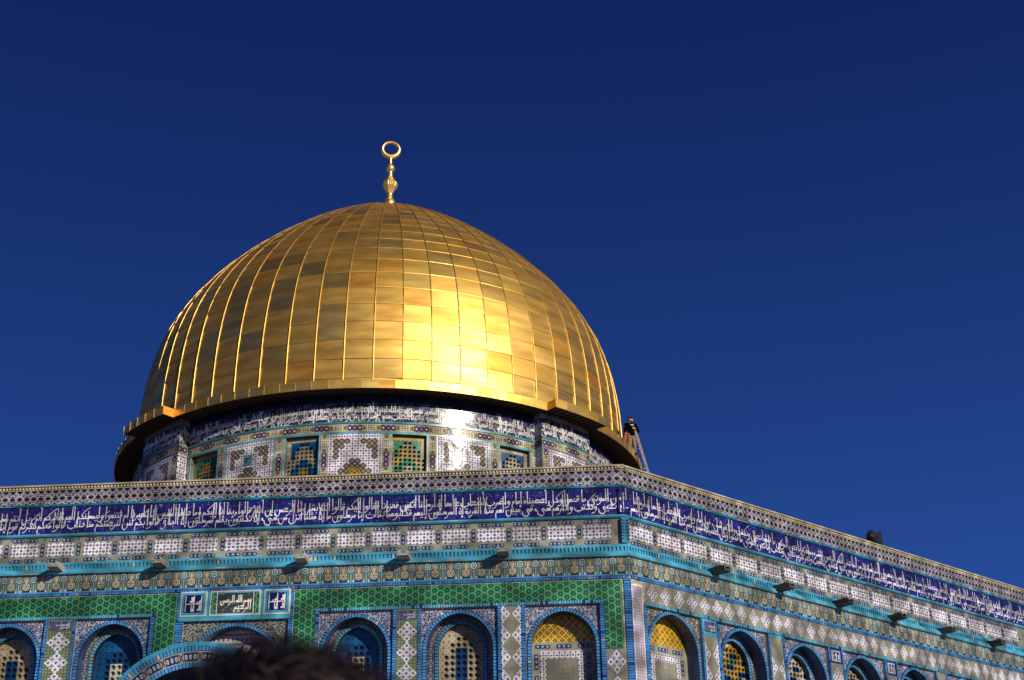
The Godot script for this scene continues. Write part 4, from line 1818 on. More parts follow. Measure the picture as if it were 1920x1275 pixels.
	for q in 3:
		var a: float = span[q][0]
		var b: float = span[q][1]
		field(0, a, b, 10.77, 11.435, M.tile, 0, 0, "white_frame", 0.05, lin(222, 218, 206))
		field(0, a + 0.035, b - 0.035, 10.805, 11.40, M.tile, 0, 0, "turquoise_field", 0.056, lin(72, 164, 196))
		if q == 1:
			for z in [[a + 0.04, a + 0.17], [b - 0.17, b - 0.04]]:
				field(0, z[0], z[1], 10.83, 11.375, M.green, 0.328, 0.1893, "green_star_tile_slab", 0.064)
			field(0, a + 0.20, b - 0.20, 10.84, 11.36, M[pic[q]], 0, 0, "inscribed_tablet", 0.068)
			field(0, a + 0.175, a + 0.197, 10.81, 11.395, M.tile, 0, 0, "white_bar", 0.066, lin(222, 218, 206))
			field(0, b - 0.197, b - 0.175, 10.81, 11.395, M.tile, 0, 0, "white_bar", 0.066, lin(222, 218, 206))
		else:
			field(0, a + 0.10, b - 0.10, 10.87, 11.34, M[pic[q]], 0, 0, "inscribed_tablet", 0.066)
	# windows and blind arches
	var ls := ["blind", "cream", "blue", "door", "blue", "cream", "blind"]
	var rs := ["blind", "amber", "pale", "cream2", "pale", "amber", "blind"]
	for q in 7:
		window(0, L_RECT[q], ls[q])
		window(1, R_RECT[q], rs[q])

# ---------------------------------------------------------------- vaulted porch before the door
func make_porch():
	var k := 0
	var sc := 10.36
	var out := 3.0
	var hs := 6.93
	var foot := 0.0
	var po := node("porch", shrine)
	var blue := lin(78, 150, 204)
	var r := [1.86, 1.98, 2.25, 2.37, 2.47]      # soffit, brick, border, brick, turquoise
	var mb := MB.new()
	mb.col = lin(190, 184, 170)
	arch_soffit(mb, k, sc, hs, r[4], 0.0, 0.0, out, foot, 1.0, false)
	part(mb, "vault_top", M.stone, po)
	mb = MB.new()
	mb.col = lin(110, 100, 84)
	arch_soffit(mb, k, sc, hs, r[0], 0.0, 0.0, out, foot, 0.4)
	part(mb, "vault_soffit", M.diaper, po)
	mb = MB.new()
	mb.col = lin(26, 34, 108)
	arch_ring(mb, k, sc, hs, r[0], r[4], 0.0, out, foot, 1.0)
	part(mb, "arch_bed", M.tile, po)
	mb = MB.new()
	arch_bricks(mb, k, sc, hs, r[0], r[1], 0.0, out + 0.004, foot, 0.085, blue)
	arch_bricks(mb, k, sc, hs, r[2], r[3], 0.0, out + 0.004, foot, 0.085, blue)
	part(mb, "arch_bricks", M.tile, po, true)
	mb = MB.new()
	arch_ring(mb, k, sc, hs, r[1] + 0.005, r[2] - 0.005, 0.0, out + 0.008, foot, 0.95)
	part(mb, "tiled_border", M.inset, po)
	var a := arch_pts(sc, hs, 2.42, 0.0, foot, 16)
	for i in range(1, a.size() - 2):
		var c := Vector2(a[i][0] + a[i + 1][0], a[i][1] + a[i + 1][1]) * 0.5
		var d := Vector2(a[i + 1][0] - a[i][0], a[i + 1][1] - a[i][1])
		var n2 := Vector2(a[i][2] + a[i + 1][2], a[i][3] + a[i + 1][3]).normalized()
		mb = MB.new()
		mb.col = vary(lin(72, 164, 196), 0.08)
		mb.obox(P(k, c.x, c.y, out + 0.004), (E(k) * n2.x + Vector3.UP * n2.y) * 0.048, (E(k) * d.normalized().x + Vector3.UP * d.normalized().y) * (d.length() * 0.5 - 0.005), N(k) * 0.012, false)
		part(mb, "turquoise_voussoir", M.tile, po)
	# the door
	mb = MB.new()
	mb.col = lin(70, 44, 26)
	slab(mb, k, sc - 1.3, sc + 1.3, 0.1, 4.6, 0.03, 0.1, 0.0, 0.0, 0.02)
	part(mb, "door", M.plain, po)

# ---------------------------------------------------------------- drum
func cyl(r: float, deg: float, h: float) -> Vector3:
	var a := deg_to_rad(deg)
	return AX + Vector3(sin(a) * r, h, cos(a) * r)

func cn(deg: float) -> Vector3:
	var a := deg_to_rad(deg)
	return Vector3(sin(a), 0, cos(a))

func curve(mb: MB, r: float, d0: float, d1: float, h0: float, h1: float, u0: float, u1: float, v0 := 1.0, v1 := 0.0, step := 1.5, r1 := -1.0):
	var n := maxi(1, int(ceil((d1 - d0) / step)))
	if r1 < 0:
		r1 = r
	for i in n:
		var a := lerpf(d0, d1, float(i) / n)
		var b := lerpf(d0, d1, float(i + 1) / n)
		var ua := lerpf(u0, u1, float(i) / n)
		var ub := lerpf(u0, u1, float(i + 1) / n)
		var t := Vector3(0, (r - r1) / maxf(absf(h1 - h0), 1e-4), 0)
		mb.quadn(cyl(r, a, h0), cyl(r, b, h0), cyl(r1, b, h1), cyl(r1, a, h1), (cn(a) + t).normalized(), (cn(b) + t).normalized(), (cn(b) + t).normalized(), (cn(a) + t).normalized(), Vector2(ua, v0), Vector2(ub, v0), Vector2(ub, v1), Vector2(ua, v1))

# flat ring sector, seen from below or above
func ledge(mb: MB, r0: float, r1: float, d0: float, d1: float, h0: float, h1: float, nn: Vector3, step := 1.5):
	var n := maxi(1, int(ceil((d1 - d0) / step)))
	for i in n:
		var a := lerpf(d0, d1, float(i) / n)
		var b := lerpf(d0, d1, float(i + 1) / n)
		mb.quad(cyl(r0, a, h0), cyl(r0, b, h0), cyl(r1, b, h1), cyl(r1, a, h1), nn)

# curved slab with edges
func cslab(mb: MB, r0: float, r1: float, d0: float, d1: float, h0: float, h1: float, u0 := 0.0, u1 := 1.0, v0 := 1.0, v1 := 0.0):
	curve(mb, r1, d0, d1, h0, h1, u0, u1, v0, v1)
	ledge(mb, r0, r1, d0, d1, h0, h0, Vector3.DOWN)
	ledge(mb, r0, r1, d0, d1, h1, h1, Vector3.UP)
	for q in [[d0, -1.0], [d1, 1.0]]:
		var t: Vector3 = Vector3(cos(deg_to_rad(q[0])), 0, -sin(deg_to_rad(q[0]))) * q[1]
		mb.quad(cyl(r0, q[0], h0), cyl(r1, q[0], h0), cyl(r1, q[0], h1), cyl(r0, q[0], h1), t)

const WIN_AT := [-30.6, -7.15, 13.8, 36.8]
const PAN_AT := [-18.9, 3.4, 25.4]
const WIN_W := 3.66
const PAN_W := 5.45
const SCREEN_ROWS := ["0bbb", "A0bb", "AA0b", "AA0b", "0AAA", "00AA", "C00A", "C00A", "CC00", "CC00", "ACC0", "AACC", "AACC", "AACC"]
# letters: b closed tile (of the first colour, or of the border in the outermost pair), 0 first colour pierced, A second colour pierced, C heart colour pierced

func make_drum():
	var drum := node("drum", shrine)
	var turq := lin(70, 150, 160)
	var h_c0 := 21.70
	var h_b0 := 21.28
	var h_w1 := 21.20
	var h_w0 := 18.55
	for q in 4:
		var base := 90.0 * q
		if q == 2:
			base = 180.0
		# wall behind, cut at the windows
		var mb := MB.new()
		mb.col = lin(160, 156, 150)
		var cuts := [-45.0]
		for w in WIN_AT:
			cuts.append(w - WIN_W)
			cuts.append(w + WIN_W)
		cuts.append(45.0 + 3.0)
		for i in range(0, cuts.size(), 2):
			curve(mb, DRUM_R - 0.015, base + cuts[i], base + cuts[i + 1], h_w0, h_w1, 0, 1)
		curve(mb, DRUM_R - 0.015, base - 45.0, base + 48.0, h_w1, 22.95, 0, 1)
		curve(mb, DRUM_R - 0.015, base - 45.0, base + 48.0, 14.0, h_w0, 0, 1)
		part(mb, "drum_wall", M.plain, drum)
		# inscription, fillet and strapwork border
		mb = MB.new()
		curve(mb, DRUM_R, base - 45.0, base + 48.0, h_c0, 22.5, 0.0, 93.0 / 90.0)
		part(mb, "drum_inscription", M.fdrum, drum)
		mb = MB.new()
		mb.col = lin(26, 32, 70)
		curve(mb, DRUM_R + 0.004, base - 45.0, base + 48.0, 22.5, 22.9, 0, 1)
		part(mb, "upper_frieze", M.tile, drum)
		mb = MB.new()
		mb.col = turq
		cslab(mb, DRUM_R - 0.01, DRUM_R + 0.03, base - 45.0, base + 48.0, 21.62, h_c0)
		part(mb, "turquoise_fillet", M.tile, drum)
		mb = MB.new()
		curve(mb, DRUM_R, base - 45.0, base + 48.0, h_b0, 21.62, 0, 14.0)
		part(mb, "strapwork_border", M.drumborder, drum)
		mb = MB.new()
		mb.col = lin(96, 166, 176)
		cslab(mb, DRUM_R - 0.01, DRUM_R + 0.012, base - 45.0, base + 48.0, 21.205, 21.275)
		part(mb, "turquoise_bar", M.tile, drum)
		# piers at the ends
		var pc: float = PIERS[q]
		var pw := 7.1
		mb = MB.new()
		mb.col = lin(140, 140, 150)
		curve(mb, PIER_R - 0.015, pc - pw, pc + pw, 14.0, 22.9, 0, 1)
		for z in [[pc - pw, -1.0], [pc + pw, 1.0]]:
			var t: Vector3 = Vector3(cos(deg_to_rad(z[0])), 0, -sin(deg_to_rad(z[0]))) * z[1]
			mb.quad(cyl(DRUM_R - 0.1, z[0], 14.0), cyl(PIER_R - 0.015, z[0], 14.0), cyl(PIER_R - 0.015, z[0], 22.9), cyl(DRUM_R - 0.1, z[0], 22.9), t)
		part(mb, "pier", M.plain, drum)
		for z in [[pc - pw, -1.0], [pc + pw, 1.0]]:
			mb = MB.new()
			var t: Vector3 = Vector3(cos(deg_to_rad(z[0])), 0, -sin(deg_to_rad(z[0]))) * z[1]
			var o: Vector3 = t * 0.006
			mb.quad(cyl(DRUM_R, z[0], 18.5) + o, cyl(PIER_R, z[0], 18.5) + o, cyl(PIER_R, z[0], 21.36) + o, cyl(DRUM_R, z[0], 21.36) + o, t, Vector2(0, 6), Vector2(0.55, 6), Vector2(0.55, 0), Vector2(0, 0))
			part(mb, "pier_mosaic", M.white, drum)
		mb = MB.new()
		curve(mb, PIER_R, pc - pw, pc + pw, 21.8, 22.58, 0.1, 0.255)
		sides(mb, pc, pw, 21.8, 22.58, 0.03, 0.05)
		part(mb, "pier_inscription", M.fdrum, drum)
		mb = MB.new()
		curve(mb, PIER_R, pc - pw, pc + pw, 21.38, 21.72, 0, 2.1)
		sides(mb, pc, pw, 21.38, 21.72, 0, 0.3)
		for z in [pc - pw + 0.9, pc + pw - 0.9]:
			curve_v(mb, PIER_R + 0.003, z - 0.75, z + 0.75, 18.5, 21.30, 9.0)
		part(mb, "pier_border", M.drumborder, drum)
		mb = MB.new()
		mb.col = turq
		curve(mb, PIER_R + 0.02, pc - pw, pc + pw, 21.72, 21.80, 0, 1)
		part(mb, "turquoise_fillet", M.tile, drum)
		mb = MB.new()
		curve(mb, PIER_R, pc - pw + 1.8, pc + pw - 1.8, 18.5, 21.32, 0, 1)
		part(mb, "stepped_panel", M.panel, drum)
		if q == 2:
			continue
		# stepped mosaic panels
		for p in PAN_AT:
			mb = MB.new()
			cslab(mb, DRUM_R - 0.02, DRUM_R + 0.012, base + p - PAN_W, base + p + PAN_W, 18.4, h_w1)
			part(mb, "stepped_panel", M.panel, drum)
		# strapwork uprights
		var edges := [[-44.9, WIN_AT[0] - WIN_W]]
		var seq := [WIN_AT[0], PAN_AT[0], WIN_AT[1], PAN_AT[1], WIN_AT[2], PAN_AT[2], WIN_AT[3]]
		for i in 6:
			var wa: float = WIN_W if i % 2 == 0 else PAN_W
			var wb: float = PAN_W if i % 2 == 0 else WIN_W
			edges.append([seq[i] + wa, seq[i + 1] - wb])
		edges.append([WIN_AT[3] + WIN_W, 44.0])
		for e in edges:
			var mid: float = (maxf(e[0], e[1] - 2.6) + e[1]) * 0.5 if e[0] < -40 else (e[0] + minf(e[1], e[0] + 2.6)) * 0.5
			mb = MB.new()
			mb.col = lin(150, 186, 196)
			cslab(mb, DRUM_R - 0.02, DRUM_R + 0.006, base + mid - 1.15, base + mid + 1.15, h_w0, 21.204)
			part(mb, "turquoise_frame", M.tile, drum)
			mb = MB.new()
			curve_v(mb, DRUM_R + 0.014, base + mid - 0.8, base + mid + 0.8, h_w0, 21.20, 8.2)
			part(mb, "strapwork_upright", M.drumborder, drum)
		# pierced windows
		for i in 4:
			drum_window(drum, base + WIN_AT[i], h_w1, i, q)
	# small inscribed plaque on the first panel
	var mb := MB.new()
	mb.col = lin(80, 176, 180)
	cslab(mb, DRUM_R, DRUM_R + 0.04, PAN_AT[0] - 0.85, PAN_AT[0] + 0.85, 20.3, 20.7)
	part(mb, "plaque_mount", M.tile, drum)
	mb = MB.new()
	cslab(mb, DRUM_R, DRUM_R + 0.05, PAN_AT[0] - 0.7, PAN_AT[0] + 0.7, 20.39, 20.6)
	part(mb, "inscribed_plaque", M.tab, drum)

func sides(mb: MB, pc: float, pw: float, h0: float, h1: float, u0: float, u1: float):
	for z in [[pc - pw, -1.0], [pc + pw, 1.0]]:
		var t: Vector3 = Vector3(cos(deg_to_rad(z[0])), 0, -sin(deg_to_rad(z[0]))) * z[1]
		var o: Vector3 = t * 0.004
		mb.quad(cyl(DRUM_R, z[0], h0) + o, cyl(PIER_R, z[0], h0) + o, cyl(PIER_R, z[0], h1) + o, cyl(DRUM_R, z[0], h1) + o, t, Vector2(u0, 1), Vector2(u1, 1), Vector2(u1, 0), Vector2(u0, 0))

func curve_v(mb: MB, r: float, d0: float, d1: float, h0: float, h1: float, reps: float):
	# the border's picture turned upright
	mb.quadn(cyl(r, d0, h0), cyl(r, d1, h0), cyl(r, d1, h1), cyl(r, d0, h1), cn(d0), cn(d1), cn(d1), cn(d0), Vector2(0, 0), Vector2(0, 1), Vector2(reps / 4.0, 1), Vector2(reps / 4.0, 0))

func drum_window(drum: Node3D, deg: float, top: float, i: int, q: int):
	var pal: Array = [["green", "gold", "white", "gold"], ["blue", "cream", "gold", "cream"], ["green", "gold", "white", "gold"], ["blue", "cream", "gold", "cream"]][i]
	var win := node("drum_window", drum)
	var mb := MB.new()
	var r0 := DRUM_R - 0.17
	mb.col = lin(96, 120, 120)
	for z in [[deg - WIN_W, 1.0], [deg + WIN_W, -1.0]]:
		var t: Vector3 = Vector3(cos(deg_to_rad(z[0])), 0, -sin(deg_to_rad(z[0]))) * z[1]
		mb.quad(cyl(r0 - 0.1, z[0], 18.5), cyl(DRUM_R - 0.01, z[0], 18.5), cyl(DRUM_R - 0.01, z[0], top), cyl(r0 - 0.1, z[0], top), t)
	ledge(mb, r0 - 0.1, DRUM_R - 0.01, deg - WIN_W, deg + WIN_W, top, top, Vector3.DOWN)
	part(mb, "reveal", M.tile, win)
	mb = MB.new()
	var n := 8
	var st := WIN_W * 2.0 / n
	var cw := deg_to_rad(st) * r0
	for c in n:
		var j := (c - 4) if c >= 4 else (3 - c)
		for r in 15:
			var d := deg - WIN_W + (c + 0.5) * st
			var t := Vector3(cos(deg_to_rad(d)), 0, -sin(deg_to_rad(d)))
			var ch := "b"
			if r > 0:
				ch = (SCREEN_ROWS[r - 1] as String)[j]
			var col: String = pal[0]
			if ch == "A":
				col = pal[1]
			elif ch == "C":
				col = pal[2]
			elif ch == "b" and (j == 3 or r == 0):
				col = pal[3]
			screen_cell(mb, cyl(r0, d, top - 0.02 - (r + 0.5) * 0.172), t * cw, Vector3.UP * 0.172, cn(d), tint(col), ch != "b", 0.08, 0.34)
	part(mb, "pierced_screen", M.flower, win)
	mb = MB.new()
	curve(mb, r0 - 0.12, deg - WIN_W - 0.2, deg + WIN_W + 0.2, 18.4, top, 0, 1)
	part(mb, "backing_glass", M.dark, win)

# ---------------------------------------------------------------- eaves
func make_eave():
	var eave := node("eaves", shrine)
	var gilt := ["gilt0", "gilt1", "gilt2", "gilt3", "gilt4", "gilt6"]
	# stretches: four between the piers and four on them
	for q in 4:
		for s in 2:
			var pier := s == 1
			var d0: float = PIERS[q] - 7.1
			var d1: float = PIERS[q] + 7.1
			if not pier:
				d0 = PIERS[(q + 3) % 4] + 7.1 - (360.0 if q == 0 else 0.0)
				d1 = PIERS[q] - 7.1
			var r := RIM_PR if pier else RIM_R
			var n := 5 if pier else 25
			for i in n:
				var a := lerpf(d0, d1, float(i) / n)
				var b := lerpf(d0, d1, float(i + 1) / n)
				var mb := MB.new()
				var t := rng.randf_range(-0.007, 0.007)
				fascia(mb, r, a + 0.02, b - 0.02, t)
				part(mb, "fascia_panel", M[gilt[rng.randi() % gilt.size()]], eave)
				# standing seam and clip at the joint
				mb = MB.new()
				var c := cyl(r + 0.004, a, (FOOT + RIM) * 0.5)
				var tg := Vector3(cos(deg_to_rad(a)), 0, -sin(deg_to_rad(a)))
				mb.obox(c + cn(a) * 0.012, tg * 0.008, Vector3.UP * 0.182, cn(a) * 0.004)
				mb.obox(cyl(r - 0.03, a, RIM + 0.018), tg * 0.025, Vector3.UP * 0.012, cn(a) * 0.02)
				part(mb, "fascia_seam", M.rib, eave)
			# soffit boards and rafters in shade
			var mb2 := MB.new()
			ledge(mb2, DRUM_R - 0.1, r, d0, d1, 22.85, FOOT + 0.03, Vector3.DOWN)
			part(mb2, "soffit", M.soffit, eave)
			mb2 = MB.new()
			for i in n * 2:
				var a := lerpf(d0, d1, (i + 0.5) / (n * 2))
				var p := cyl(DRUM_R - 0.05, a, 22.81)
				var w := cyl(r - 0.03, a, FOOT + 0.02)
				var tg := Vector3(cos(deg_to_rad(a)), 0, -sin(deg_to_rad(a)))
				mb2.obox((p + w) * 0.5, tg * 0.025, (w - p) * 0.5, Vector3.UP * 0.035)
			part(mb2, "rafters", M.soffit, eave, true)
			# gutter floor above
			var mb3 := MB.new()
			ledge(mb3, DR - 0.1, r, d0, d1, DB - 0.01, DB - 0.02, Vector3.UP)
			part(mb3, "gutter_floor", M.gilt3, eave)
			if pier:
				for z in [[d0, -1.0], [d1, 1.0]]:
					mb3 = MB.new()
					var t: Vector3 = Vector3(cos(deg_to_rad(z[0])), 0, -sin(deg_to_rad(z[0]))) * z[1]
					mb3.quad(cyl(RIM_R - 0.03, z[0], FOOT), cyl(RIM_PR, z[0], FOOT), cyl(RIM_PR + 0.01, z[0], RIM), cyl(RIM_R - 0.03, z[0], RIM), t)
					part(mb3, "fascia_return", M.gilt5, eave)

func fascia(mb: MB, r: float, a: float, b: float, t: float):
	var na := (cn(a) + Vector3(0, t * 4.0 - 0.03, 0)).normalized()
	var nb := (cn(b) + Vector3(0, t * 4.0 - 0.03, 0)).normalized()
	var m := (na + nb).normalized()
	na = (na + m * 2.0).normalized()
	nb = (nb + m * 2.0).normalized()
	mb.quadn(cyl(r, a, FOOT), cyl(r, b, FOOT), cyl(r + 0.012, b, RIM), cyl(r + 0.012, a, RIM), na, nb, nb, na)
	mb.quad(cyl(r - 0.03, a, FOOT), cyl(r - 0.03, b, FOOT), cyl(r, b, FOOT), cyl(r, a, FOOT), Vector3.DOWN)
	mb.quad(cyl(r - 0.05, a, RIM + 0.006), cyl(r - 0.05, b, RIM + 0.006), cyl(r + 0.012, b, RIM), cyl(r + 0.012, a, RIM), Vector3.UP)
	mb.quad(cyl(r - 0.03, a, FOOT), cyl(r - 0.03, b, FOOT), cyl(r - 0.03, b, RIM), cyl(r - 0.03, a, RIM), -m)

# ---------------------------------------------------------------- dome
func dome_r(h: float) -> float:
	var t := clampf((h - DB) / (DT - DB), 0.0, 1.0)
	var r := DR * pow(maxf(0.0, 1.0 - pow(t, 3.017)), 1.0 / 0.779)
	# towards the crown the curve closes more roundly
	var q := clampf((h - DB) / 14.626, 0.0, 1.0)
	var r2 := 10.5918 * sqrt(1.0 - q * q) * (1.0 + 0.2826 * q - 0.0391 * q * q - 0.5775 * q * q * q - 0.3152 * pow(q, 4) + 0.4794 * pow(q, 8) - 0.5411 * pow(q, 14))
	return lerpf(r, r2, smoothstep(25.5, 30.0, h))

func make_dome():
	var dome := node("dome", shrine)
	# heights at equal steps along the curve
	var hs := [DB - 0.02]
	var step := 0.835
	var h := DB
	var run := 0.0
	var first := 0.58
	while h < 37.25:
		var h2 := h + 0.01
		run += Vector2(dome_r(h2) - dome_r(h), 0.01).length()
		h = h2
		if run >= (first if hs.size() == 1 else step):
			hs.append(h)
			run = 0.0
	hs.append(37.4)
	var mats := ["gilt0", "gilt1", "gilt2", "gilt3", "gilt4", "gilt5", "gilt6"]
	var cols := 60
	# one mesh for each row, shared round the dome; a few kinds of buckle
	var rest := {}
	var shared := {}
	var own := 0
	for r in hs.size() - 1:
		for v in 3:
			var mb := MB.new()
			gilded(mb, hs[r], hs[r + 1], 3.0, v)
			shared["%d %d" % [r, v]] = mb.mesh()
	var list := []
	for r in hs.size() - 1:
		for c in cols:
			var mid := 0.45 + 6.0 * c + 3.0
			var x := absf(fposmod(mid - 8.0 + 180.0, 360.0) - 180.0)
			list.append([x + maxf(0, r - 9) * 4.0, r, c, mid])
	list.sort_custom(func(a, b): return a[0] < b[0] if absf(a[0] - b[0]) > 1e-6 else a[1] * 100 + a[2] < b[1] * 100 + b[2])
	for e in list:
		var r: int = e[1]
		var mid: float = e[3]
		var mat: String = mats[rng.randi() % mats.size()]
		# the western side is more tarnished
		if rng.randf() < 0.35:
			mat = "gilt0" if fposmod(mid + 180, 360) - 180 > 0 else "gilt3"
		var v := rng.randi() % 3
		if own < 300:
			own += 1
			var o := put(shared["%d %d" % [r, v]], "gilded_panel", M[mat], dome)
			o.position = AX
			var c := cn(0) * dome_r((hs[r] + hs[r + 1]) * 0.5) + Vector3(0, (hs[r] + hs[r + 1]) * 0.5, 0)
			var wob := Basis(Vector3.RIGHT, deg_to_rad(rng.randfn(0, 0.55))) * Basis(Vector3.UP, deg_to_rad(rng.randfn(0, 0.45)))
			# a panel is seldom quite true: turn it a little about its own middle
			var tr := Transform3D(wob, c - wob * c)
			o.transform = Transform3D(Basis(Vector3.UP, deg_to_rad(mid)), AX) * tr
		else:
			if not rest.has(mat):
				rest[mat] = MB.new()
			gilded(rest[mat], hs[r], hs[r + 1], 3.0, v, mid, AX)
	for m in rest:
		part(rest[m], "gilded_panels", M[m], dome, true)
	# seams
	for c in cols:
		var mb := MB.new()
		var d := 0.45 + 6.0 * c
		var pts := []
		var rad := []
		var n := 26
		for i in n + 1:
			var y := lerpf(DB, 37.42, 1.0 - pow(1.0 - float(i) / n, 1.7))
			pts.append(cyl(dome_r(y) + 0.024, d, y))
			rad.append(0.027)
		mb.tube(pts, rad, 6)
		part(mb, "standing_seam", M.rib, dome)
	var mb4 := MB.new()
	mb4.lathe(AX, [Vector2(dome_r(37.4), 37.4), Vector2(dome_r(37.4) * 0.6, 37.48), Vector2(0.02, 37.55)], 24)
	part(mb4, "crown_cap", M.gilt1, dome)
	mb4 = MB.new()
	var vp := cyl(dome_r(36.75), -14.0, 36.75)
	mb4.tube([vp - cn(-14) * 0.2, vp + cn(-14) * 0.06], [0.11, 0.11], 10)
	part(mb4, "crown_vent", M.black, dome)

func gilded(mb: MB, h0: float, h1: float, half: float, v: int, mid := 0.0, at := Vector3.ZERO):
	var nu := 4
	var nv := 4
	var grid := []
	var nor := []
	var buck: float = [0.35, 0.6, 0.48][v]
	for j in nv + 1:
		var t: float = [0.0, 0.045, 0.36, 0.68, 1.0][j]
		var h := lerpf(h0, h1, t)
		var lift := 0.022 * (1.0 - t) if j > 0 else 0.012     # the lower edge laps over the sheet below and is folded in
		var r := dome_r(h)
		var sl := (dome_r(h + 0.02) - dome_r(h - 0.02)) / 0.04
		var r0 := dome_r(h0)
		for i in nu + 1:
			var d := lerpf(-half, half, float(i) / nu)
			# a sheet is flatter than the dome across its width
			var flat := lerpf(r, r * cos(deg_to_rad(half)) / cos(deg_to_rad(d)), buck)
			var p := cn(mid + d) * (flat + lift) + Vector3(0, h, 0)
			grid.append(at + p)
			var n := (cn(mid + d * (1.0 - buck)) + Vector3(0, -sl, 0)).normalized()
			var vm: float = (t - 0.5) * [0.10, 0.05, 0.14][v]
			if j == 0:
				vm = 1.6
			nor.append((n + Vector3(0, -vm * 0.35, 0)).normalized())
	for j in nv:
		for i in nu:
			var a := j * (nu + 1) + i
			var b := a + 1
			var c := b + nu + 1
			var d2 := a + nu + 1
			mb.quadn(grid[a], grid[b], grid[c], grid[d2], nor[a], nor[b], nor[c], nor[d2])
	# lower lip
	for i in nu:
		var inw: Vector3 = -cn(mid) * 0.035
		mb.quad(grid[i], grid[i + 1], grid[i + 1] + inw, grid[i] + inw, Vector3.DOWN)

func make_finial():
	var fin := node("finial", shrine)
	var y0 := 37.87
	var mb := MB.new()
	mb.lathe(AX, [Vector2(0.33, 37.4), Vector2(0.34, y0 - 0.12), Vector2(0.33, y0), Vector2(0.30, y0 + 0.12), Vector2(0.24, y0 + 0.25), Vector2(0.15, y0 + 0.36), Vector2(0.125, y0 + 0.42)], 24)
	mb.lathe(AX, [Vector2(0.125, y0 + 0.42), Vector2(0.15, y0 + 0.47), Vector2(0.165, y0 + 0.52), Vector2(0.15, y0 + 0.57), Vector2(0.14, y0 + 0.62)], 24)
	part(mb, "base_knop", M.finial, fin)
	mb = MB.new()
	mb.lathe(AX, [Vector2(0.14, y0 + 0.62), Vector2(0.22, y0 + 0.78), Vector2(0.36, y0 + 1.0), Vector2(0.405, y0 + 1.12), Vector2(0.39, y0 + 1.2), Vector2(0.30, y0 + 1.34), Vector2(0.19, y0 + 1.5), Vector2(0.13, y0 + 1.62)], 48, 20, 0.10)
	part(mb, "fluted_knop", M.finial, fin)
	mb = MB.new()
	mb.lathe(AX, [Vector2(0.13, y0 + 1.62), Vector2(0.15, y0 + 1.66), Vector2(0.13, y0 + 1.72), Vector2(0.11, y0 + 1.84), Vector2(0.13, y0 + 1.9), Vector2(0.19, y0 + 1.96), Vector2(0.235, y0 + 2.06), Vector2(0.235, y0 + 2.12), Vector2(0.19, y0 + 2.24), Vector2(0.11, y0 + 2.3), Vector2(0.085, y0 + 2.38), Vector2(0.075, y0 + 2.6), Vector2(0.10, y0 + 2.72)], 24)
	part(mb, "ball_and_stem", M.finial, fin)
	# the ring, thickest below, turned towards the entrance side
	mb = MB.new()
	var c := AX + Vector3(0, y0 + 3.21, 0)
	var x := Vector3(cos(deg_to_rad(10)), 0, -sin(deg_to_rad(10)))
	var z := Vector3.UP.cross(x) * -1.0
	var n := 48
	var m := 14
	var rings := []
	for i in n:
		var a := TAU * i / n
		var d := x * sin(a) + Vector3.UP * cos(a)        # 0 at the top
		var low := 0.5 - 0.5 * cos(a)
		var outer := 0.525
		var inner := lerpf(0.40, 0.27, pow(low, 0.8))
		var mid := (outer + inner) * 0.5
		var hw := (outer - inner) * 0.5
		var th := lerpf(0.10, 0.13, low)
		var ring := []
		for j in m:
			var b := TAU * j / m
			ring.append([c + d * (mid + hw * cos(b)) + z * th * sin(b), (d * cos(b) / hw + z * sin(b) / th).normalized()])
		rings.append(ring)
	for i in n:
		for j in m:
			var p: Array = rings[i][j]
			var q: Array = rings[(i + 1) % n][j]
			var r: Array = rings[(i + 1) % n][(j + 1) % m]
			var s: Array = rings[i][(j + 1) % m]
			mb.quadn(p[0], q[0], r[0], s[0], p[1], q[1], r[1], s[1])
	part(mb, "ring", M.finial, fin)

# ---------------------------------------------------------------- spouts
func make_spouts():
	var at := [[0, 15.16], [0, 12.35], [0, 8.56], [0, 5.86], [0, 3.26], [0, 18.1], [1, 3.3], [1, 6.11], [1, 8.87], [1, 11.67], [1, 14.42], [1, 17.34]]
	for a in at:
		var k: int = a[0]
		var s: float = a[1]
		var h := 12.175
		var mb := MB.new()
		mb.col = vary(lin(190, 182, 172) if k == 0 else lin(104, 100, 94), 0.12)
		var l := 0.54 + rng.randf_range(-0.04, 0.05)
		# floor and cheeks of a stone trough with worn, uneven edges
		var w := 0.15
		rough_block(mb, k, s - w, s + w, h - 0.085, h - 0.03, l)
		rough_block(mb, k, s - w, s - w + 0.085, h - 0.03, h + 0.075, l - 0.02)
		rough_block(mb, k, s + w - 0.085, s + w, h - 0.03, h + 0.07, l - 0.015)
		part(mb, "water_spout", M.stone, shrine)

func rough_block(mb: MB, k: int, s0: float, s1: float, h0: float, h1: float, l: float):
	var n := 5
	var p := []
	for i in n + 1:
		var o := lerpf(-0.08, l, float(i) / n)
		var j := func(): return rng.randf_range(-0.012, 0.012)
		var q := 0.0 if i < n else 0.012
		p.append([P(k, s0 + q + j.call(), h0 + q + j.call(), o), P(k, s1 - q + j.call(), h0 + q + j.call(), o), P(k, s1 - q + j.call(), h1 - q + j.call(), o), P(k, s0 + q + j.call(), h1 - q + j.call(), o)])
	var nn := [Vector3.DOWN, E(k), Vector3.UP, -E(k)]
	for i in n:
		for c in 4:
			var d := (c + 1) % 4
			mb.quad(p[i][c], p[i][d], p[i + 1][d], p[i + 1][c], nn[c])
	mb.quad(p[n][0], p[n][1], p[n][2], p[n][3], N(k))

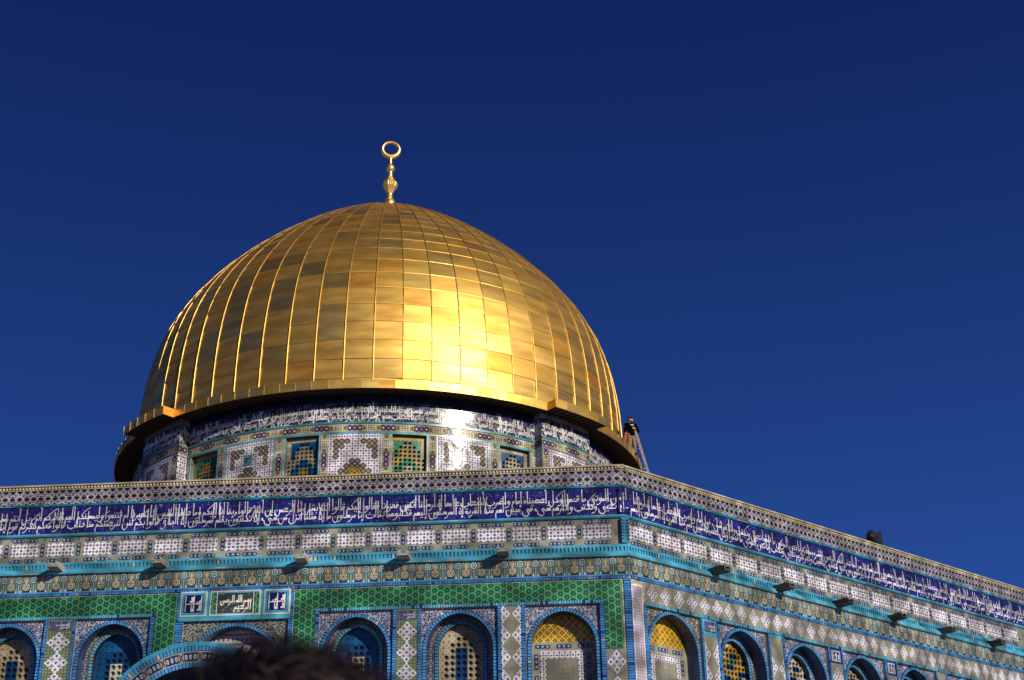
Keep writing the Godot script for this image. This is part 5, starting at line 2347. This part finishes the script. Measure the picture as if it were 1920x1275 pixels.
# ---------------------------------------------------------------- floodlight, mast, ladder, hatch
func make_roof_things():
	# floodlight on the parapet
	var k := 1
	var t := thing("floodlight", "black floodlight with a flared hood standing on the parapet of the right wall", "floodlight", P(k, 11.72, 14.66, -0.32))
	var e := E(k)
	var n := N(k)
	var f := (e * 0.93 - n * 0.3 + Vector3.UP * 0.05).normalized()
	var sd := f.cross(Vector3.UP).normalized()
	var up := sd.cross(f)
	var o := Vector3(0, 0.3, 0)
	var mb := MB.new()
	mb.tube([o - f * 0.36, o - f * 0.34, o - f * 0.26, o - f * 0.1, o + f * 0.1], [0.06, 0.14, 0.2, 0.235, 0.235], 16)
	part(mb, "housing", M.black, t)
	mb = MB.new()
	var c0 := []
	var c1 := []
	for q in [[-1, -1], [1, -1], [1, 1], [-1, 1]]:
		c0.append(o + f * 0.08 + sd * 0.2 * q[0] + up * 0.2 * q[1])
		c1.append(o + f * 0.42 + sd * 0.31 * q[0] + up * 0.31 * q[1])
	for i in 4:
		var j := (i + 1) % 4
		var m: Vector3 = (c0[i] + c0[j] + c1[i] + c1[j]) * 0.25 - o - f * 0.25
		mb.quad(c0[i], c0[j], c1[j], c1[i], m.normalized())
	part(mb, "hood", M.black, t)
	mb = MB.new()
	mb.tube([o + f * 0.1, o + f * 0.14], [0.19, 0.19], 16)
	part(mb, "lens", M.metal, t)
	mb = MB.new()
	for q in [-1, 1]:
		mb.obox(o + sd * 0.25 * q - Vector3(0, 0.13, 0), sd * 0.012, Vector3.UP * 0.17, f * 0.03)
	mb.obox(Vector3(0, 0.012, 0), sd * 0.26, Vector3.UP * 0.012, f * 0.06)
	part(mb, "bracket", M.black, t)
	mb = MB.new()
	for i in 4:
		mb.obox(o - f * (0.02 + 0.06 * i) + up * 0.24, sd * 0.1, up * 0.02, f * 0.008)
	part(mb, "cooling_fin", M.black, t)
	t.scale = Vector3.ONE * 0.74
	# mast
	var m := thing("antenna_mast", "thin dark antenna mast rising from the roof right of the ladder", "antenna", Vector3(2.545, 14.6, -22.1))
	mb = MB.new()
	mb.tube([Vector3.ZERO, Vector3(0, 5.5, 0), Vector3(0, 7.9, 0)], [0.016, 0.013, 0.008], 6)
	part(mb, "rod", M.black, m)
	mb = MB.new()
	mb.lathe(Vector3(0, -0.1, 0), [Vector2(0.12, 0.0), Vector2(0.12, 0.05), Vector2(0.04, 0.1), Vector2(0.03, 0.3)], 10)
	part(mb, "foot", M.metal, m)
	# ladder leaning on the eaves, nearly edge-on
	var top := Vector3(1.175, 24.06, -21.95)
	var bot := Vector3(3.42, 14.25, -21.85)
	var l := thing("ladder", "long aluminium ladder leaning on the golden eaves beside the man", "ladder", bot)
	var d := (top - bot)
	var len := d.length()
	var dir := d.normalized()
	var tang := Vector3(0.16, 0, -0.987).normalized()
	var thick := dir.cross(tang).normalized()
	for q in [-1, 1]:
		mb = MB.new()
		mb.obox(d * 0.5 + tang * 0.21 * q, tang * 0.014, dir * len * 0.5, thick * 0.048)
		part(mb, "rail", M.metal, l)
	for i in int(len / 0.28):
		mb = MB.new()
		var p := dir * (0.2 + 0.28 * i)
		mb.tube([p - tang * 0.235, p + tang * 0.235], [0.017, 0.017], 8)
		part(mb, "rung", M.black, l)
	mb = MB.new()
	var fo := dir * (len - 0.42)
	mb.tube([fo - tang * 0.2, fo - tang * 0.2 + Vector3(-0.46, 0.0, 0.02)], [0.02, 0.02], 6)
	part(mb, "brace", M.metal, l)
	mb = MB.new()
	mb.tube([fo + Vector3(-0.44, -0.03, 0), fo + Vector3(-0.2, -0.28, 0.1), dir * (len - 0.88) + Vector3(-0.02, 0, 0.05)], [0.02, 0.02, 0.02], 6)
	part(mb, "brace", M.metal, l)
	mb = MB.new()
	mb.tube([dir * (len - 1.7), dir * (len - 1.68) + Vector3(-0.32, -0.2, 0)], [0.03, 0.045], 8)
	part(mb, "foot_stay", M.metal, l)
	# gilded box at the edge of the dome
	var b := thing("copper_box", "small copper coloured box on the eaves beside the man's hand", "box", Vector3(0.78, DB + 0.0, -21.85))
	mb = MB.new()
	mb.col = lin(132, 70, 30)
	mb.obox(Vector3(0, 0.5, 0), Vector3(0.15, 0, -0.02), Vector3.UP * 0.5, Vector3(0.02, 0, 0.12))
	part(mb, "case", M.plain, b)
	mb = MB.new()
	mb.obox(Vector3(0, 1.02, 0), Vector3(0.18, 0, -0.02), Vector3.UP * 0.02, Vector3(0.02, 0, 0.15))
	part(mb, "lid", M.black, b)
	var cu := thing("cup", "small white cup standing on the copper box at the man's hand", "cup", Vector3(0.735, DB + 1.04, -21.78))
	mb = MB.new()
	mb.col = lin(236, 236, 236)
	mb.lathe(Vector3.ZERO, [Vector2(0.001, 0.0), Vector2(0.045, 0.0), Vector2(0.06, 0.12), Vector2(0.054, 0.12), Vector2(0.042, 0.02), Vector2(0.001, 0.02)], 12)
	part(mb, "shell", M.plain, cu)

# ---------------------------------------------------------------- figures: tapered bones, joined smoothly, meshed as surface nets
func net(bones: Array, cell: float, blend: float, paintf: Callable, called: String, mat: Material, parent: Node) -> MeshInstance3D:
	var lo := Vector3(1e9, 1e9, 1e9)
	var hi := -lo
	for b in bones:
		var r: float = maxf(b[2], b[3]) + blend
		for p: Vector3 in [b[0], b[1]]:
			lo = lo.min(p - Vector3.ONE * r)
			hi = hi.max(p + Vector3.ONE * r)
	lo -= Vector3.ONE * cell * 2
	var nx := int((hi.x - lo.x) / cell) + 4
	var ny := int((hi.y - lo.y) / cell) + 4
	var nz := int((hi.z - lo.z) / cell) + 4
	var f := PackedFloat32Array()
	f.resize(nx * ny * nz)
	f.fill(1.0)
	for b in bones:
		var A: Vector3 = b[0]
		var B: Vector3 = b[1]
		var ra: float = b[2]
		var rb: float = b[3]
		var sq: Vector3 = b[4] if b.size() > 4 else Vector3.ONE
		var r := maxf(ra, rb) + blend * 1.5 + cell * 2
		var b0 := ((A.min(B) - Vector3.ONE * r - lo) / cell).floor()
		var b1 := ((A.max(B) + Vector3.ONE * r - lo) / cell).ceil()
		var ab := (B - A)
		var l2 := maxf(ab.length_squared(), 1e-9)
		for z in range(maxi(0, int(b0.z)), mini(nz, int(b1.z))):
			for y in range(maxi(0, int(b0.y)), mini(ny, int(b1.y))):
				for x in range(maxi(0, int(b0.x)), mini(nx, int(b1.x))):
					var p := lo + Vector3(x, y, z) * cell
					var t := clampf((p - A).dot(ab) / l2, 0, 1)
					var q := (p - A - ab * t) / sq
					var d := q.length() - lerpf(ra, rb, t)
					var i := (z * ny + y) * nx + x
					var o := f[i]
					var h := clampf(0.5 + 0.5 * (o - d) / blend, 0, 1)
					f[i] = lerpf(o, d, h) - blend * h * (1 - h)
	# surface nets
	var vid := PackedInt32Array()
	vid.resize(nx * ny * nz)
	vid.fill(-1)
	var vs := PackedVector3Array()
	var ns := PackedVector3Array()
	var cs := PackedColorArray()
	var st := [0, 1, nx, nx + 1, nx * ny, nx * ny + 1, nx * ny + nx, nx * ny + nx + 1]
	var co := [Vector3(0, 0, 0), Vector3(1, 0, 0), Vector3(0, 1, 0), Vector3(1, 1, 0), Vector3(0, 0, 1), Vector3(1, 0, 1), Vector3(0, 1, 1), Vector3(1, 1, 1)]
	var ed := [[0, 1], [2, 3], [4, 5], [6, 7], [0, 2], [1, 3], [4, 6], [5, 7], [0, 4], [1, 5], [2, 6], [3, 7]]
	for z in nz - 1:
		for y in ny - 1:
			for x in nx - 1:
				var i := (z * ny + y) * nx + x
				var neg := 0
				for c in 8:
					if f[i + st[c]] < 0.0:
						neg += 1
				if neg == 0 or neg == 8:
					continue
				var s := Vector3.ZERO
				var n := 0
				for e in ed:
					var a := f[i + st[e[0]]]
					var b := f[i + st[e[1]]]
					if (a < 0) != (b < 0):
						s += (co[e[0]] as Vector3).lerp(co[e[1]], a / (a - b))
						n += 1
				var g := Vector3(f[i + 1] - f[i] + f[i + st[3]] - f[i + st[2]] + f[i + st[5]] - f[i + st[4]] + f[i + st[7]] - f[i + st[6]], f[i + st[2]] - f[i] + f[i + st[3]] - f[i + 1] + f[i + st[6]] - f[i + st[4]] + f[i + st[7]] - f[i + st[5]], f[i + st[4]] - f[i] + f[i + st[5]] - f[i + 1] + f[i + st[6]] - f[i + st[2]] + f[i + st[7]] - f[i + st[3]])
				vid[i] = vs.size()
				var p := lo + (Vector3(x, y, z) + s / n) * cell
				vs.append(p)
				ns.append(g.normalized())
				cs.append(paintf.call(p))
	var idx := PackedInt32Array()
	for z in range(1, nz - 1):
		for y in range(1, ny - 1):
			for x in range(1, nx - 1):
				var i := (z * ny + y) * nx + x
				for ax in 3:
					var j: int = i + [1, nx, nx * ny][ax]
					if (f[i] < 0) == (f[j] < 0):
						continue
					var u: int = [nx, nx * ny, 1][ax]
					var w: int = [nx * ny, 1, nx][ax]
					var a := vid[i - u - w]
					var b := vid[i - w]
					var c := vid[i]
					var d := vid[i - u]
					if a < 0 or b < 0 or c < 0 or d < 0:
						continue
					if f[i] < 0:
						idx.append_array([a, c, b, a, d, c])
					else:
						idx.append_array([a, b, c, a, c, d])
	var arr := []
	arr.resize(Mesh.ARRAY_MAX)
	arr[Mesh.ARRAY_VERTEX] = vs
	arr[Mesh.ARRAY_NORMAL] = ns
	arr[Mesh.ARRAY_COLOR] = cs
	arr[Mesh.ARRAY_INDEX] = idx
	var m := ArrayMesh.new()
	m.add_surface_from_arrays(Mesh.PRIMITIVE_TRIANGLES, arr)
	return put(m, called, mat, parent)

# a hand: palm, four fingers of their own lengths, a thumb leaving its side
func hand(out: Array, wrist: Vector3, dir: Vector3, side: Vector3, curl: float):
	var nrm := dir.cross(side).normalized()
	var palm := wrist + dir * 0.085
	out.append([wrist, palm, 0.026, 0.03])
	for i in 4:
		var a := palm + side * (i - 1.5) * 0.02 - dir * 0.01
		var l: float = [0.062, 0.075, 0.07, 0.055][i]
		var k1 := a + (dir * cos(curl) + nrm * sin(curl)) * l * 0.6
		var k2 := k1 + (dir * cos(curl * 2.2) + nrm * sin(curl * 2.2)) * l * 0.55
		out.append([a, k1, 0.0095, 0.009])
		out.append([k1, k2, 0.009, 0.0075])
	var tb := wrist + dir * 0.03 - side * 0.025
	var t1 := tb + (dir * 0.6 - side * 0.7 + nrm * 0.3).normalized() * 0.04
	out.append([tb, t1, 0.013, 0.011])
	out.append([t1, t1 + (dir * 0.8 - side * 0.25 + nrm * 0.4).normalized() * 0.032, 0.011, 0.0085])

func head_bones(c: Vector3, f: Vector3, r: Vector3) -> Array:
	# c the middle of the skull, f the way the face looks, r its left-hand side
	var u := f.cross(r).normalized()
	if u.y < 0:
		u = -u
	var b := []
	b.append([c + f * 0.012 + u * 0.02, c - f * 0.025 + u * 0.025, 0.085, 0.088])
	b.append([c + f * 0.03 - u * 0.02, c + f * 0.052 - u * 0.085, 0.066, 0.042])
	b.append([c + f * 0.1 - u * 0.005, c + f * 0.118 - u * 0.042, 0.009, 0.015])
	b.append([c + f * 0.082 + r * 0.033 + u * 0.018, c + f * 0.082 - r * 0.033 + u * 0.018, 0.02, 0.02])
	b.append([c + f * 0.094 + r * 0.02 - u * 0.072, c + f * 0.094 - r * 0.02 - u * 0.072, 0.012, 0.012])
	for s in [-1, 1]:
		b.append([c + r * 0.084 * s + u * 0.012, c + r * 0.086 * s - u * 0.03, 0.016, 0.012])
	b.append([c - f * 0.015 - u * 0.05, c - f * 0.03 - u * 0.2, 0.058, 0.064])
	return b

func make_workman():
	var feet := Vector3(0.96, DB, -21.8)
	var t := thing("person", "man in black sweatshirt and khaki trousers standing on the golden eaves by the ladder", "person", feet)
	var y := Vector3.UP
	var f := Vector3(0.35, 0, 0.93).normalized()            # the way the body faces
	var r := Vector3(0.93, 0, -0.35).normalized()
	var skin := lin(196, 140, 112)
	var hip := y * 0.93
	var chest := y * 1.30
	var neck := y * 1.49
	var hc := y * 1.655 + f * 0.02
	var hf := Vector3(0.75, -0.12, 0.62).normalized()       # he looks down to his left
	var hr := hf.cross(Vector3.UP).normalized()
	var sl := neck + r * 0.2 - y * 0.07
	var sr := neck - r * 0.2 - y * 0.07
	var el := sl + r * 0.13 - y * 0.25 - f * 0.02
	var wl := el - r * 0.2 + f * 0.2 + y * 0.02
	var er := sr - r * 0.08 - y * 0.27 + f * 0.0
	var wr := er - r * 0.02 - y * 0.2 + f * 0.14
	var leg := []
	for s in [-1, 1]:
		var h: Vector3 = hip + r * 0.095 * s
		var k: Vector3 = y * 0.49 + r * 0.11 * s + f * 0.05
		var a: Vector3 = y * 0.09 + r * 0.12 * s
		leg.append([h, k, a])
	var body := head_bones(hc, hf, hr)
	body.append([neck - y * 0.02, chest, 0.065, 0.13])
	body.append([chest, hip, 0.145, 0.14])
	for a in [[sl, el, wl], [sr, er, wr]]:
		body.append([a[0], a[1], 0.056, 0.044])
		body.append([a[1], a[2], 0.042, 0.027])
	for a in leg:
		body.append([a[0], a[1], 0.085, 0.055])
		body.append([a[1], a[2], 0.055, 0.04])
		body.append([a[2] - y * 0.045, a[2] - y * 0.055 + f * 0.16, 0.04, 0.034])
	hand(body, wl, (-r * 0.8 + f * 0.3 + y * 0.25).normalized(), (y * 0.9 + r * 0.3).normalized(), 0.5)
	hand(body, wr, (-r * 0.4 + f * 0.5 - y * 0.6).normalized(), r, 0.5)
	net(body, 0.014, 0.03, func(_p): return skin, "body", M.body, t)
	var hood := [[neck - y * 0.05, chest, 0.10, 0.155], [chest - r * 0.07, chest + r * 0.07, 0.155, 0.155], [chest, hip - y * 0.0, 0.165, 0.165], [sl, sr, 0.085, 0.085], [neck - f * 0.06 + r * 0.06, neck - f * 0.06 - r * 0.06, 0.06, 0.06]]
	for a in [[sl, el, wl], [sr, er, wr]]:
		hood.append([a[0], a[1], 0.085, 0.068])
		hood.append([a[1], (a[1] as Vector3).lerp(a[2], 0.92), 0.066, 0.046])
	net(hood, 0.02, 0.05, func(_p): return lin(9, 9, 11), "sweatshirt", M.body, t)
	var tr := [[hip + y * 0.02, hip - y * 0.08, 0.155, 0.15]]
	for a in leg:
		tr.append([a[0], a[1], 0.112, 0.08])
		tr.append([a[1], a[2] + y * 0.0, 0.08, 0.065])
	net(tr, 0.02, 0.04, func(_p): return lin(124, 104, 82), "trousers", M.body, t)
	for a in leg:
		net([[a[2] - y * 0.05, a[2] - y * 0.052 + f * 0.17, 0.05, 0.042], [a[2] + y * 0.02, a[2] - y * 0.04, 0.055, 0.052]], 0.014, 0.03, func(_p): return lin(40, 34, 30), "shoe", M.body, t)
	var hair := []
	var hu := Vector3.UP
	hair.append([hc + hu * 0.04 + hf * 0.02, hc - hf * 0.035 + hu * 0.03, 0.088, 0.093])
	hair.append([hc - hf * 0.05, hc - hf * 0.055 - hu * 0.05, 0.075, 0.06])
	net(hair, 0.012, 0.02, func(_p): return lin(26, 20, 18), "hair", M.body, t)
	var beard := [[hc + hf * 0.052 - hu * 0.085, hc + hf * 0.075 - hu * 0.1, 0.05, 0.042], [hc + hr * 0.06 - hu * 0.04, hc + hf * 0.055 - hu * 0.09, 0.03, 0.04], [hc - hr * 0.06 - hu * 0.04, hc + hf * 0.055 - hu * 0.09, 0.03, 0.04]]
	net(beard, 0.012, 0.02, func(_p): return lin(96, 42, 28), "beard", M.body, t)
	# worn white print on the chest: a bowed bar over a small oval
	var mb := MB.new()
	mb.col = lin(214, 210, 200)
	var fc := chest + y * 0.035 + f * 0.165
	for i in 8:
		var a := (i - 3.5) / 3.5
		mb.obox(fc + r * 0.125 * a + y * (0.045 - 0.035 * a * a) - f * 0.055 * a * a, r * 0.014, y * 0.017, f * 0.006)
	mb.obox(fc + y * -0.02 + f * 0.002, r * 0.045, y * 0.02, f * 0.006)
	part(mb, "chest_print", M.body, t)

func make_spectator():
	# the crown of a head just before the camera, at the foot of the picture
	var top := Vector3(-1.174, 1.786, 34.575)
	var t := thing("person", "spectator's dark brown hair, blurred, before the door at the bottom edge", "person", Vector3(top.x, 0, top.z))
	var y := Vector3.UP
	var f := Vector3(-0.12, 0, -1).normalized()
	var r := f.cross(Vector3.UP).normalized()
	var hc := y * (top.y - 0.135)
	var skin := lin(186, 134, 108)
	var hip := y * 0.92
	var chest := y * 1.25
	var neck := y * 1.46
	var body := head_bones(hc, (f + y * 0.25).normalized(), r)
	body.append([neck - y * 0.02, chest, 0.07, 0.13])
	body.append([chest, hip, 0.145, 0.14])
	var arms := []
	var legs := []
	for s in [-1, 1]:
		var sh: Vector3 = neck + r * 0.19 * s - y * 0.07
		var el: Vector3 = sh + r * 0.07 * s - y * 0.29 - f * 0.03
		var wr: Vector3 = el - y * 0.25 + f * 0.06 + r * 0.01 * s
		arms.append([sh, el, wr])
		body.append([sh, el, 0.056, 0.044])
		body.append([el, wr, 0.042, 0.027])
		hand(body, wr, (-y + f * 0.15).normalized(), f, 0.3 * s)
		var h: Vector3 = hip + r * 0.095 * s
		var k: Vector3 = y * 0.48 + r * 0.1 * s + f * 0.02
		var a: Vector3 = y * 0.09 + r * 0.11 * s
		legs.append([h, k, a])
		body.append([h, k, 0.085, 0.055])
		body.append([k, a, 0.055, 0.04])
		body.append([a - y * 0.045, a - y * 0.055 + f * 0.16, 0.04, 0.034])
	net(body, 0.016, 0.03, func(_p): return skin, "body", M.body, t)
	var coat := [[neck - y * 0.06, chest, 0.09, 0.15], [chest - r * 0.07, chest + r * 0.07, 0.15, 0.15], [chest, hip - y * 0.06, 0.16, 0.165], [arms[0][0], arms[1][0], 0.08, 0.08]]
	for a in arms:
		coat.append([a[0], a[1], 0.082, 0.066])
		coat.append([a[1], (a[1] as Vector3).lerp(a[2], 0.94), 0.064, 0.046])
	net(coat, 0.022, 0.05, func(_p): return lin(44, 48, 60), "jacket", M.body, t)
	var tr := [[hip, hip - y * 0.08, 0.15, 0.145]]
	for a in legs:
		tr.append([a[0], a[1], 0.11, 0.078])
		tr.append([a[1], a[2], 0.078, 0.062])
	net(tr, 0.022, 0.04, func(_p): return lin(46, 54, 78), "trousers", M.body, t)
	for a in legs:
		net([[a[2] - y * 0.05, a[2] - y * 0.052 + f * 0.17, 0.05, 0.042], [a[2] + y * 0.02, a[2] - y * 0.04, 0.055, 0.052]], 0.014, 0.03, func(_p): return lin(40, 38, 38), "shoe", M.body, t)
	# hair: a close cap and thousands of separate locks combed across it
	var cc := hc + y * 0.02
	var cap := [[cc + f * 0.02, cc - f * 0.035, 0.093, 0.097], [cc - f * 0.04, cc - f * 0.05 - y * 0.09, 0.088, 0.07]]
	net(cap, 0.012, 0.02, func(_p): return lin(12, 8, 7), "hair_cap", M.hair, t)
	rng.seed = 900
	var mb := MB.new()
	for i in 5200:
		var d := Vector3(rng.randfn(0, 1), absf(rng.randfn(0, 1)) * 0.9 - 0.25, rng.randfn(0, 1)).normalized()
		if d.dot(f) > 0.62 and d.y < 0.4:
			continue
		var root: Vector3 = cc - f * 0.008 + Vector3(d.x * 0.094, d.y * 0.096, d.z * 0.112)
		var comb := (r * (0.8 + 0.4 * sin(d.z * 9.0 + d.x * 6.0)) + f * rng.randfn(0.1, 0.5) - y * 0.25).normalized()
		comb = (comb - d * comb.dot(d)).normalized()
		var l := rng.randf_range(0.02, 0.046)
		var lift := rng.randf_range(0.008, 0.024)
		var w := rng.randf_range(0.0009, 0.0022)
		mb.col = vary(lin(25, 19, 16) if rng.randf() < 0.78 else lin(64, 51, 42), 0.3)
		var sd := comb.cross(d).normalized()
		var prev := root
		for q in 3:
			var u := (q + 1) / 3.0
			var p := root + comb * l * u + d * (lift * sin(u * PI * 0.75)) + sd * sin(u * 3.0 + d.x * 9.0) * 0.006
			var w0 := w * (1.0 - q / 3.0 * 0.7)
			var w1 := w * (1.0 - (q + 1) / 3.0 * 0.7)
			var nn := (d + sd * 0.2).normalized()
			mb.quad(prev - sd * w0, prev + sd * w0, p + sd * w1, p - sd * w1, nn)
			prev = p
	part(mb, "hair", M.hair, t, true)
